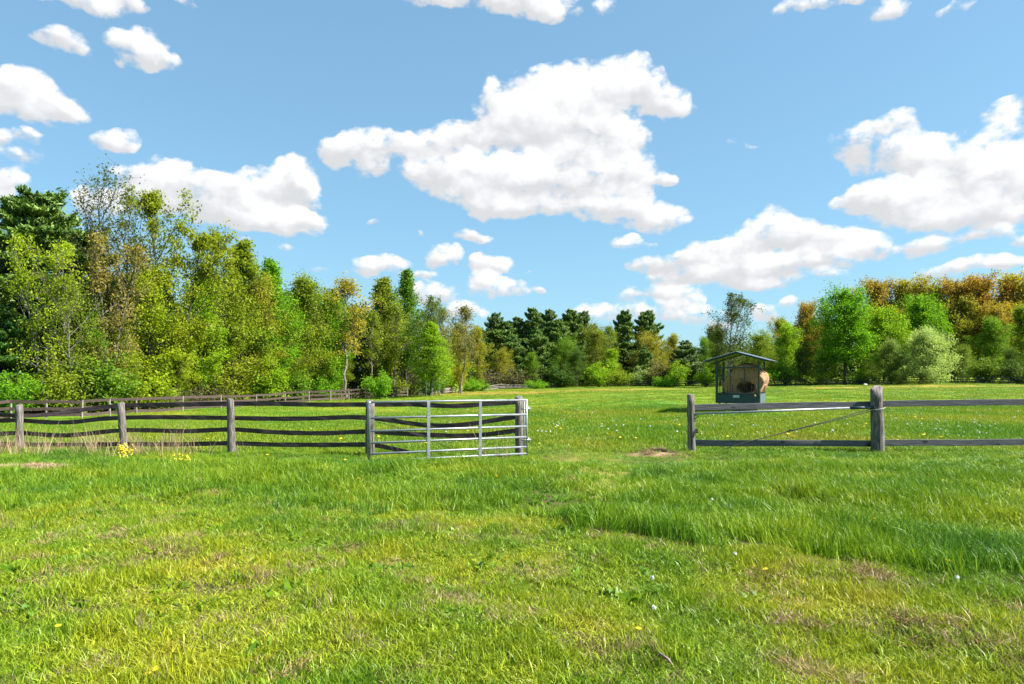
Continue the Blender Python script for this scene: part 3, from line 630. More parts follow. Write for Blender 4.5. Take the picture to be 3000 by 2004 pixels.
# ------------------------------------------------------------------ far fences
def rail_fence(name, posts, rows_, h, rmat, pmat, label, w=.10, prad=.07, sag=.05, top=1.15):
    kids = []; base = []
    for (px, Y) in posts:
        X = gx(px, Y); z = gz(X, Y); base.append(Vector((X, Y, z)))
        m = MB(); m.tube([(X, Y, z - .1), (X + random.uniform(-.04, .04), Y, z + top * random.uniform(.97, 1.06))], [prad, prad * .9], 8); kids.append(m.build('post', pmat))
    for i in range(len(base) - 1):
        for k, fr_ in enumerate(rows_):
            a = base[i] + Vector((0, -prad - .02, fr_ * top + random.uniform(-.04, .04))); b = base[i + 1] + Vector((0, -prad - .02, fr_ * top + random.uniform(-.04, .04)))
            d = random.uniform(-.3, 1) * sag; pts = [a.lerp(b, t) - Vector((0, 0, d * 4 * t * (1 - t))) for t in np.linspace(-.01, 1.01, 5)]
            m = MB(); m.ribbon(pts, h, .03, random.uniform(-.15, .3)); kids.append(m.build('rail', rmat))
    o = fence_root(name, tuple(base[0]), label); reroot(o, kids); return o
random.seed(11)
rail_fence('rail_fence', [(-75, 43), (32, 45), (135, 46), (240, 47), (322, 50), (400, 53), (535, 57), (647, 62), (751, 66), (836, 70), (905, 73), (968, 76), (1022, 79), (1071, 82), (1115, 85), (1156, 87), (1194, 90)],
           (.93, .58, .22), .20, M['oldrail'], M['whitepost'], 'long brown three-rail fence with pale posts along the left wood edge', sag=.09, top=1.25)
rail_fence('broken_rail_fence', [(1226, 95), (1276, 102), (1330, 112), (1390, 125), (1461, 138), (1560, 141), (1640, 142)], (.85, .5, .25), .17, M['whitepost'], M['whitepost'],
           'pale broken rail fence running through bushes at the far end of the meadow', sag=.2, top=1.1)
rail_fence('dark_rail_fence', [(1720, 139), (1780, 138), (1835, 137), (1892, 135), (1960, 134), (2030, 133), (2100, 131), (2180, 130), (2268, 128), (2330, 127), (2392, 126), (2455, 126), (2515, 125), (2575, 124), (2640, 123), (2695, 122), (2740, 121), (2805, 120), (2860, 119), (2908, 118), (2953, 117), (3005, 116), (3060, 115)],
           (.95, .62, .3), .15, M['darkrail'], M['darkrail'], 'dark three-rail fence at the foot of the right-hand woods', sag=.1, top=1.25)

# ------------------------------------------------------------------ hay feeder and bale
def feeder():
    X0, Y0 = gx(2097, 33.6), 33.6; print('FEEDER z', gz(X0, Y0)); th = math.radians(-27)      # front left corner; the shelter is turned a little to the viewer
    rx = Vector((math.cos(th), math.sin(th), 0)); dy = Vector((-math.sin(th), math.cos(th), 0))
    W, D = 2.04, 2.1; O = Vector((X0, Y0, gz(X0, Y0))); R = Matrix((rx, dy, Vector((0, 0, 1)))).transposed()
    def q(x, y, z): return O + rx * x + dy * y + Vector((0, 0, z))
    kids = []
    # tray
    m = MB(); z0, z1 = .42, .90
    for (c, s) in (((W / 2, 0, (z0 + z1) / 2), (W, .04, z1 - z0)), ((W / 2, D, (z0 + z1) / 2), (W, .04, z1 - z0)), ((0, D / 2, (z0 + z1) / 2), (.04, D - .044, z1 - z0)), ((W, D / 2, (z0 + z1) / 2), (.04, D - .044, z1 - z0)), ((W / 2, D / 2, z0 + .02), (W - .05, D - .05, .03))):
        m.box(q(*c), s, R)
    for (a, b) in (((0, -.03), (W, -.03)),):
        m.box(q(W / 2, -.032, z1 - .02), (W, .03, .05), R); m.box(q(W / 2, -.032, z0 + .03), (W, .03, .06), R)
    kids.append(m.build('tray', M['teal'], bevel=.006))
    H = 2.45
    for (x, y) in ((.03, .03), (W - .03, .03), (.03, D - .03), (W - .03, D - .03)):
        m = MB(); m.box(q(x, y, (H + .9) / 2), (.085, .085, H - .9 + .02), R); kids.append(m.build('corner_post', M['teal'], bevel=.006))
    for (x, y) in ((.16, .12), (W - .16, .12), (.16, D - .12), (W - .16, D - .12), ):
        m = MB(); m.box(q(x, y, .2), (.09, .09, .46), R); kids.append(m.build('foot', M['teal'], bevel=.006))
    m = MB()
    for y in (.03, D - .03): m.box(q(W / 2, y, 2.16), (W - .1, .05, .05), R)
    for x in (.03, W - .03): m.box(q(x, D / 2, 2.16), (.05, D - .1, .05), R)
    kids.append(m.build('top_frame', M['teal']))
    m = MB()
    for x in np.linspace(0, W, 4)[1:-1]:
        for y in (.03, D - .03): m.tube([q(x, y, .88), q(x, y, 2.15)], .018, 8)
    for y in np.linspace(0, D, 6)[1:-1]: m.tube([q(.03, y, .88), q(.03, y, 2.15)], .018, 8)
    for y in (.8, 1.4): m.tube([q(W - .03, y, .88), q(W - .03, y, 2.15)], .018, 8)
    for x in np.linspace(.55, W - .15, 7): m.tube([q(x, .06, .88), q(x, .10, 1.32)], .013, 6)
    kids.append(m.build('hay_bar', M['teal'], smooth=True))
    # roof: two ribbed slopes meeting at a ridge
    ov, y0, y1 = .50, -.45, D + .45; zr, ze = 2.93, 2.50
    for s in (-1, 1):
        m = MB(); nseg = 21; prof = []
        xe = W / 2 + s * (W / 2 + ov)
        for i in range(nseg + 1):
            yy = y0 + (y1 - y0) * i / nseg; d = .018 if (i % 3 == 1) else 0
            prof.append((yy, d))
        o = len(m.v)
        for (yy, d) in prof:
            for (xx, zz) in ((W / 2, zr), (xe, ze)):
                m.v.append(tuple(q(xx, yy, zz + d))); m.v.append(tuple(q(xx, yy, zz + d - .03)))
        for i in range(nseg):
            a = o + i * 4; b = a + 4
            m.f += [(a, a + 2, b + 2, b), (a + 1, b + 1, b + 3, a + 3), (a + 2, a + 3, b + 3, b + 2), (a, b, b + 1, a + 1)]
        m.f += [(o, o + 1, o + 3, o + 2), (o + nseg * 4, o + nseg * 4 + 2, o + nseg * 4 + 3, o + nseg * 4 + 1)]
        kids.append(m.build('roof_sheet', M['roofmetal']))
    m = MB()
    for y in (.03, D - .03, y0 + .06):
        for s in (-1, 1): m.tube([q(W / 2, y, zr - .07), q(W / 2 + s * (W / 2 + ov - .05), y, ze - .055)], .032, 6)
    for (xx, zz) in ((W / 2, zr - .06), (.02, H + .05), (W - .02, H + .05), (-.55, 2.48), (W + .55, 2.48)): m.tube([q(xx, y0 + .05, zz), q(xx, y1 - .05, zz)], .024, 6)
    kids.append(m.build('roof_frame', M['teal']))
    m = MB(); m.box(q(W * .475, -.026, .76), (.30, .012, .12), R); kids.append(m.build('name_plate', M['plate']))
    m = MB(); m.ball(q(W * .9, -.06, .80), .062); kids.append(m.build('round_knob', M['hay'], smooth=True))
    m = MB(); m.box(q(W + .028, D / 2, .66), (.012, D - .1, .44), R); kids.append(m.build('lit_side_sheet', M['roofmetal']))  # added paler sheet: sunlight on the tray's right side put into its colour
    root = empty('hay_feeder', tuple(O), 0); tag(root, 'dark teal covered hay feeder with a gable roof standing in the meadow', 'hay feeder'); reroot(root, kids)
    # the round bale, eaten hollow in front, bulging out on the sunny side
    nu = 96; rings = [(t, 0.0) for t in np.linspace(.02, .93, 22)] + [(.965, .04), (.99, .12)] + [(1.0, v) for v in np.linspace(.2, 1.55, 26)] + [(.97, 1.68), (.8, 1.74), (.4, 1.76), (.02, 1.77)]
    Vs = []
    for (rr, yy) in rings:
        for i in range(nu):
            a = 2 * math.pi * i / nu; x = math.cos(a) * rr; z = math.sin(a) * rr
            y = .20 + yy; front = max(0, 1 - yy / .6)
            hole = max(0, 1 - ((x - .10) / .44) ** 2 - ((z + .34) / .34) ** 2); y += front * 1.25 * hole ** .6
            if x < 0 and z > -.2: x *= 1 - .34 * (z + .2)
            if x < 0 and z < -.2: x *= 1 + .34 * (-z - .2)
            nz = float(fbm(math.cos(a) * 2.2 + 20, math.sin(a) * 2.2 + yy * 1.6 + 40, 4)) - .5
            k = 1 + .20 * nz * rr
            if x > .4: k += rr * .26 * (float(fbm(z * 3 + 9, yy * 3.5 + 7, 3)) - .5)
            y += .14 * (float(fbm(x * 3 + 9, z * 3 + 3, 4)) - .5)
            Vs.append(tuple(q(1.27 + x * k * .97, y, max(1.50 + z * k * .86, .50))))
    nr_ = len(rings)
    Fs = [(j * nu + i, j * nu + (i + 1) % nu, (j + 1) * nu + (i + 1) % nu, (j + 1) * nu + i) for j in range(nr_ - 1) for i in range(nu)]
    m = MB(); m.v = Vs; m.f = Fs
    # loose strands standing off the surface
    Q_ = random.Random(5)
    for _ in range(4200):
        p = Vector(Q_.choice(Vs)); dr = Vector((Q_.gauss(0, 1), Q_.gauss(0, 1), Q_.gauss(-.4, .8))).normalized() * Q_.uniform(.07, .24); sdv = Vector((Q_.gauss(0, 1), Q_.gauss(0, 1), Q_.gauss(0, 1))).normalized() * .006
        o = len(m.v); m.v += [tuple(p - sdv), tuple(p + sdv), tuple(p + dr)]; m.f.append((o, o + 1, o + 2))
    c = q(1.27, 1.1, .45); m.v = [tuple(Vector(v) - c) for v in m.v]
    b = m.build('hay_bale', M['hay'], smooth=True, loc=tuple(c)); tag(b, 'round golden hay bale inside the covered feeder, hollowed out at the front', 'hay bale')
feeder()

# ------------------------------------------------------------------ trees
def unit(v): return v / (np.linalg.norm(v) + 1e-9)
def tube_arrays(polys):
    Vs = []; Qs = []; o = 0
    for (pts, rad, n) in polys:
        pts = np.asarray(pts); m = len(pts)
        t = np.gradient(pts, axis=0); t /= np.linalg.norm(t, axis=1)[:, None] + 1e-9
        ref = np.array([0.31, .95, .05]) if abs(t[0][1]) < .8 else np.array([1., 0, 0])
        x = np.cross(t, ref); x /= np.linalg.norm(x, axis=1)[:, None] + 1e-9; y = np.cross(t, x)
        a = np.arange(n) * 2 * np.pi / n
        ring = pts[:, None, :] + np.asarray(rad)[:, None, None] * (np.cos(a)[None, :, None] * x[:, None, :] + np.sin(a)[None, :, None] * y[:, None, :])
        Vs.append(ring.reshape(-1, 3)); i = np.arange((m - 1) * n); k = i % n; b = o + (i // n) * n
        Qs.append(np.stack([b + k, b + (k + 1) % n, b + (k + 1) % n + n, b + k + n], 1)); o += m * n
    return np.concatenate(Vs), np.concatenate(Qs)
def leaves_mesh(name, C, rv, size, r, asp=.62, upb=.5, mat=None, dirs=None):
    n = len(C); nr = r.normal(size=(n, 3)); nr[:, 2] += upb; nr /= np.linalg.norm(nr, axis=1)[:, None]
    if dirs is None: a = r.normal(size=(n, 3))
    else: a = dirs + r.normal(size=(n, 3)) * .35
    a -= nr * (a * nr).sum(1)[:, None]; a /= np.linalg.norm(a, axis=1)[:, None]; b = np.cross(nr, a)
    s = (size * (.6 + .8 * r.random(n)))[:, None]; bend = nr * s * .12
    Vv = np.stack([C - a * s * .5, C + b * s * .5 * asp + bend, C + a * s * .55, C - b * s * .5 * asp + bend], 1).reshape(-1, 3)
    Qs = np.arange(n)[:, None] * 4 + np.array([[0, 1, 2, 3]])
    me = mesh_arrays(name, Vv, [Qs]); face_attr(me, 'rnd', rv); me.materials.append(mat or M['leaf']); return me
PROTO = {}
def deciduous(key, seed, H=12., R=3.2, base=.2, n1=30, n2=6, n3=4, leaf=.17, nleaf=9, spread=.3, low=25, high=70, prof='oval', trunk=.16, bark='bark', wob=.4, fork=0, gapp=.0, asp=.62, droop=0.0, topk=.93):
    r = np.random.default_rng(seed); polys = []; LC = []; LR = []
    stems = []
    nst = max(1, fork)
    for s in range(nst):
        k = 14; t = np.linspace(0, 1, k); az = s * 2.4 + r.random() * 6.28; tilt = 0 if nst == 1 else .20
        drift = np.cumsum(r.normal(0, wob * H / 100, (k, 2)), 0); drift -= drift[0]
        sp = tilt * H * np.clip(t - .18, 0, 1) ** 1.1
        hh = H * topk * (1 if s == 0 else r.uniform(.8, 1))
        pts = np.stack([drift[:, 0] + np.cos(az) * sp, drift[:, 1] + np.sin(az) * sp, t * hh], 1)
        rad = trunk * (H / 12) * (1 - t * .93) ** .9 * (1 if nst == 1 else .75) + .012; rad[0] *= 1.25
        polys.append((pts, rad, 7)); stems.append((pts, rad))
    def prof_f(u):
        if prof == 'oval': return max(0, np.sin(np.pi * (.13 + .84 * u))) ** .7
        if prof == 'vase': return .35 + .75 * u ** .6 * (1 - .25 * max(0, u - .8) / .2)
        if prof == 'cone': return max(0, 1 - u) ** .75 * .95 + .1
        if prof == 'dome': return np.sqrt(max(0, 1 - (u * .97) ** 2)) ** .9 + .06
        return 1.0
    for s, (tp, tr) in enumerate(stems):
        m1 = int(n1 / nst ** .6)
        for i in range(m1):
            u = (i + r.random()) / m1
            if r.random() < gapp: continue
            tt = base + (1 - base) * u ** .95; f = tt * 13; i0 = min(int(f), 12); p = tp[i0] + (tp[i0 + 1] - tp[i0]) * (f - i0)
            L = R * prof_f(u) * r.uniform(.45, 1.42) * (.85 if nst > 1 else 1); az = i * 2.39996 + r.normal(0, .5); el = math.radians(low + (high - low) * u + r.normal(0, 9))
            d = np.array([math.cos(az) * math.cos(el), math.sin(az) * math.cos(el), math.sin(el)])
            q = 7; pts = [p]; dd = d.copy()
            for k in range(q - 1):
                dd = unit(dd + r.normal(0, .13, 3) + np.array([0, 0, .07 - droop * .35 * k / q])); pts.append(pts[-1] + dd * L / (q - 1))
            pts = np.array(pts); r0 = min(tr[i0] * .6, .018 + .016 * L) ; polys.append((pts, np.linspace(r0, .008, q), 5)); cr = r.random()
            for j in range(n2):
                sN = .22 + .78 * (j + r.random()) / n2; g = sN * (q - 1); g0 = min(int(g), q - 2); bp = pts[g0] + (pts[g0 + 1] - pts[g0]) * (g - g0); bd = unit(pts[g0 + 1] - pts[g0])
                l2 = L * .46 * (1.15 - .6 * sN) * r.uniform(.6, 1.3) + .15; d2 = unit(bd + r.normal(0, .62, 3) + np.array([0, 0, .12 - droop * .6]))
                q2 = [bp]
                for k in range(3): d2 = unit(d2 + r.normal(0, .16, 3) + np.array([0, 0, -droop * .25])); q2.append(q2[-1] + d2 * l2 / 3)
                q2 = np.array(q2); polys.append((q2, np.linspace(.014, .006, 4) * (H / 12), 4))
                c2 = .55 * cr + .45 * r.random()
                for k in range(n3):
                    e0 = q2[1] + (q2[3] - q2[1]) * (k + r.random()) / n3; d3 = unit(d2 + r.normal(0, .75, 3)); l3 = l2 * .5 * r.uniform(.5, 1.2) + .1; e1 = e0 + d3 * l3
                    polys.append((np.array([e0, e1]), np.array([.007, .004]) * (H / 12), 3))
                    nn = max(1, int(r.poisson(nleaf))); w = r.random((nn, 1)) ** .7
                    LC.append(e0 + (e1 - e0) * w * 1.05 + r.normal(0, spread, (nn, 3)) * np.array([1, 1, .75]) * (.4 + l3)); LR.append(np.clip(.5 * c2 + .5 * r.random(nn), 0, 1))
    V, Qd = tube_arrays(polys); tm = mesh_arrays(key + '_trunk', V, [Qd], True); tm.materials.append(M[bark])
    C = np.concatenate(LC); lm = leaves_mesh(key + '_crown', C, np.concatenate(LR), leaf, r, asp)
    zt = max(V[:, 2].max(), np.percentile(C[:, 2], 99.7))
    PROTO[key] = (tm, lm, float(zt)); return len(C)
def pine(key, seed, H=16., R=4.2, base=.08, whorl=.62, per=6, needles=26, size=.30, prof='full', trunk=.2, lift=.25):
    r = np.random.default_rng(seed); polys = []; LC = []; LR = []; LD = []
    k = 16; t = np.linspace(0, 1, k); drift = np.cumsum(r.normal(0, .05, (k, 2)), 0)
    tp = np.stack([drift[:, 0], drift[:, 1], t * H * .97], 1); tr = trunk * (1 - t * .95) + .01; polys.append((tp, tr, 8))
    z = base * H
    while z < H * .985:
        u = max(0.0, (z / H - base) / (1 - base))
        if prof == 'full': L0 = R * (math.sin(math.pi * min(1, .22 + .80 * u)) ** .62) * (.96 - .2 * u) if u < .93 else R * .22
        else: L0 = R * max(0, 1 - u) ** .62 + .35
        f = z / (H * .97) * (k - 1); i0 = min(int(f), k - 2); p = tp[i0] + (tp[i0 + 1] - tp[i0]) * (f - i0); a0 = r.random() * 6.28
        for b in range(per):
            if r.random() < .14: continue
            L = L0 * r.uniform(.55, 1.22); az = a0 + b * 6.28 / per + r.normal(0, .25); el = math.radians(-8 + 45 * u ** 1.3 + r.normal(0, 8))
            d = np.array([math.cos(az) * math.cos(el), math.sin(az) * math.cos(el), math.sin(el)]); pts = [p]; dd = d
            for s in range(5): dd = unit(dd + r.normal(0, .08, 3) + np.array([0, 0, lift * .22 * (s > 1)])); pts.append(pts[-1] + dd * L / 5)
            pts = np.array(pts); polys.append((pts, np.linspace(.02 + .012 * L, .008, 6), 4)); cr = r.random()
            nb = int(4 + L * 3.2)
            for j in range(nb):
                s = .25 + .75 * (j + r.random()) / nb; g = s * 5; g0 = min(int(g), 4); bp = pts[g0] + (pts[g0 + 1] - pts[g0]) * (g - g0); sg = 1 if j % 2 else -1
                sd_ = unit(np.cross(dd, [0, 0, 1.]) * sg * r.uniform(.5, 1.2) + dd * .8 + np.array([0, 0, r.uniform(.0, .5)])); l2 = (.35 + .42 * L * max(0, 1.1 - s) ** .7) * r.uniform(.6, 1.2); e = bp + sd_ * l2
                nn = int(needles * r.uniform(.6, 1.3)); w = (.15 + .9 * r.random((nn, 1)))
                LC.append(bp + (e - bp) * w + r.normal(0, .09, (nn, 3))); LD.append(np.repeat((sd_ + np.array([0, 0, .45]))[None], nn, 0)); LR.append(np.clip(.5 * cr + .5 * r.random(nn), 0, 1))
        z += whorl * r.uniform(.7, 1.25) * (1.1 - .35 * u)
    V, Qd = tube_arrays(polys); tm = mesh_arrays(key + '_trunk', V, [Qd], True); tm.materials.append(M['darkbark'])
    C = np.concatenate(LC); lm = leaves_mesh(key + '_crown', C, np.concatenate(LR), size, r, .30, .35, M['needle'], np.concatenate(LD))
    PROTO[key] = (tm, lm, float(H)); return len(C)
def shrub(key, seed, H=2.4, R=1.5, stems=14, leaf=.11, nleaf=240, spread=.2, bark='bark', dome=.6):
    r = np.random.default_rng(seed); polys = []; LC = []; LR = []
    for s in range(stems):
        az = r.random() * 6.28; out = R * math.sqrt(r.random()); top = H * (1 - .45 * (out / R) ** 2) * r.uniform(.72, 1.02)
        p0 = np.array([math.cos(az) * .15, math.sin(az) * .15, 0]) * r.random(); p3 = np.array([math.cos(az) * out, math.sin(az) * out, top]); t = np.linspace(0, 1, 6)[:, None]
        pts = p0 + (p3 - p0) * np.concatenate([t ** 1.25, t ** 1.25, t ** .8], 1) + r.normal(0, .04, (6, 3)) * t; polys.append((pts, np.linspace(.022, .006, 6) * H / 2.4, 4)); cr = r.random()
        for j in range(7):
            g = (.18 + .82 * (j + r.random()) / 7) * 5; g0 = min(int(g), 4); bp = pts[g0] + (pts[g0 + 1] - pts[g0]) * (g - g0); d = unit(r.normal(0, 1, 3) + np.array([math.cos(az) * .5, math.sin(az) * .5, .45])); e = bp + d * r.uniform(.25, .6) * H / 2.4
            polys.append((np.array([bp, e]), np.array([.009, .004]) * H / 2.4, 3)); nn = nleaf // 7; w = r.random((nn, 1)); c2 = .5 * cr + .5 * r.random()
            LC.append(bp + (e - bp) * w * 1.1 + r.normal(0, spread, (nn, 3)) * np.array([1, 1, .8])); LR.append(np.clip(.5 * c2 + .5 * r.random(nn), 0, 1))
    C = np.concatenate(LC); C[:, 2] = np.abs(C[:, 2]) + .03
    V, Qd = tube_arrays(polys); tm = mesh_arrays(key + '_stem', V, [Qd], True); tm.materials.append(M[bark])
    PROTO[key] = (tm, leaves_mesh(key + '_foliage', C, np.concatenate(LR), leaf, r), float(np.percentile(C[:, 2], 99)))

pine('pine_full', 1, H=16, R=5.0, per=7, needles=34, size=.34, trunk=.26)
pine('pine_plume', 2, H=15, R=4.6, base=.12, whorl=.85, per=6, needles=40, size=.46, prof='cone', lift=.7)
pine('pine_soft', 3, H=12, R=3.9, base=.04, whorl=.6, per=6, needles=34, size=.40, prof='full')
deciduous('sparse_tall', 10, H=18, R=5.4, base=.40, n1=30, n2=7, n3=3, leaf=.19, nleaf=6, spread=.25, low=30, high=78, prof='vase', topk=.84, trunk=.22, bark='darkbark', wob=.9, fork=2)
deciduous('clumpy', 11, H=17, R=5.2, base=.2, n1=30, n2=8, n3=4, leaf=.22, nleaf=15, spread=.24, low=20, high=65, prof='oval', trunk=.2, bark='darkbark', fork=2, gapp=.12)
deciduous('leafy', 12, H=12, R=3.5, base=.1, n1=38, n2=6, n3=4, leaf=.18, nleaf=23, spread=.34, low=30, high=75)
deciduous('leafy_wide', 13, H=11, R=4.4, base=.08, n1=36, n2=7, n3=4, leaf=.18, nleaf=22, spread=.36, low=20, high=70)
deciduous('slender', 14, H=13, R=2.9, base=.1, n1=40, n2=6, n3=3, leaf=.175, nleaf=23, spread=.31, low=40, high=75, prof='cone')
deciduous('young_open', 15, H=11, R=3.0, base=.18, n1=28, n2=6, n3=4, leaf=.16, nleaf=7, spread=.25, low=30, high=65, bark='palebark', trunk=.12, fork=2)
deciduous('maple', 16, H=14, R=5.0, base=.24, n1=40, n2=8, n3=4, leaf=.26, nleaf=26, spread=.36, low=15, high=70, trunk=.24, bark='darkbark', prof='oval', droop=.1)
deciduous('oak', 17, H=16, R=5.2, base=.3, n1=40, n2=8, n3=4, leaf=.28, nleaf=18, spread=.34, low=15, high=72, trunk=.24, bark='darkbark', prof='oval')
deciduous('thin_birch', 18, H=13, R=2.6, base=.38, n1=26, n2=5, n3=3, leaf=.2, nleaf=10, spread=.3, low=35, high=70, trunk=.10, bark='palebark', wob=.8)
deciduous('willow', 19, H=7.5, R=4.2, base=.06, n1=44, n2=7, n3=4, leaf=.22, nleaf=17, spread=.3, low=15, high=75, prof='dome', bark='bark', fork=3, asp=.4, droop=.3)
shrub('bush', 30, H=2.6, R=1.7, stems=16, nleaf=230, leaf=.14)
shrub('bush_low', 31, H=1.8, R=1.9, stems=18, nleaf=200, leaf=.14)
shrub('bush_tall', 32, H=3.6, R=1.7, stems=18, nleaf=260, leaf=.16)
shrub('bare_thicket', 33, H=2.4, R=2.2, stems=42, nleaf=30, leaf=.10)

YG = (.235, .305, .010); BG = (.125, .27, .008); OL = (.165, .22, .014); MG = (.125, .22, .014); DG = (.10, .17, .028); PN = (.10, .175, .03); OR = (.29, .205, .03); YO = (.30, .255, .03)
PG = (.30, .38, .13); LG = (.20, .32, .010); BR = (.17, .16, .05); BK = (.10, .16, .05); OG = (.24, .235, .02)
def place(key, name, px, Y, top, wide, colr, label, cat='tree', group=None, rz=None, base_dz=0.0):
    edge = 1.6 if name == 'birch_tree' else (4.6 if cat == 'bush' else 5.2)
    if px < 1215 and 'through the rail fence' not in label and 'corner of the rail' not in label:
        Y = max(Y, float(np.interp(px, [-75, 32, 135, 240, 322, 400, 535, 647, 751, 836, 905, 968, 1022, 1071, 1115, 1194], [43, 45, 46, 47, 50, 53, 57, 62, 66, 70, 73, 76, 79, 82, 85, 90])) + edge)
    tm, lm, ph = PROTO[key]; X = gx(px, Y); z = gz(X, Y) + base_dz; H = at(px, top, Y).z - z; s = H / ph
    o = empty(name, (X, Y, z - .03), random.random() * 6.28 if rz is None else rz); o.scale = (s * wide, s * wide, s); tag(o, label, cat, group)
    a, b = ('trunk', 'crown') if cat == 'tree' else ('stem', 'foliage')
    t = bpy.data.objects.new(a, tm); COL.objects.link(t); t.parent = o
    c = bpy.data.objects.new(b, lm); COL.objects.link(c); c.parent = o; c.color = (*colr, 1)
    return o
random.seed(5)
GL, GC, GR = 'trees of the left wood edge', 'trees of the far wood edge', 'trees of the right-hand woods'
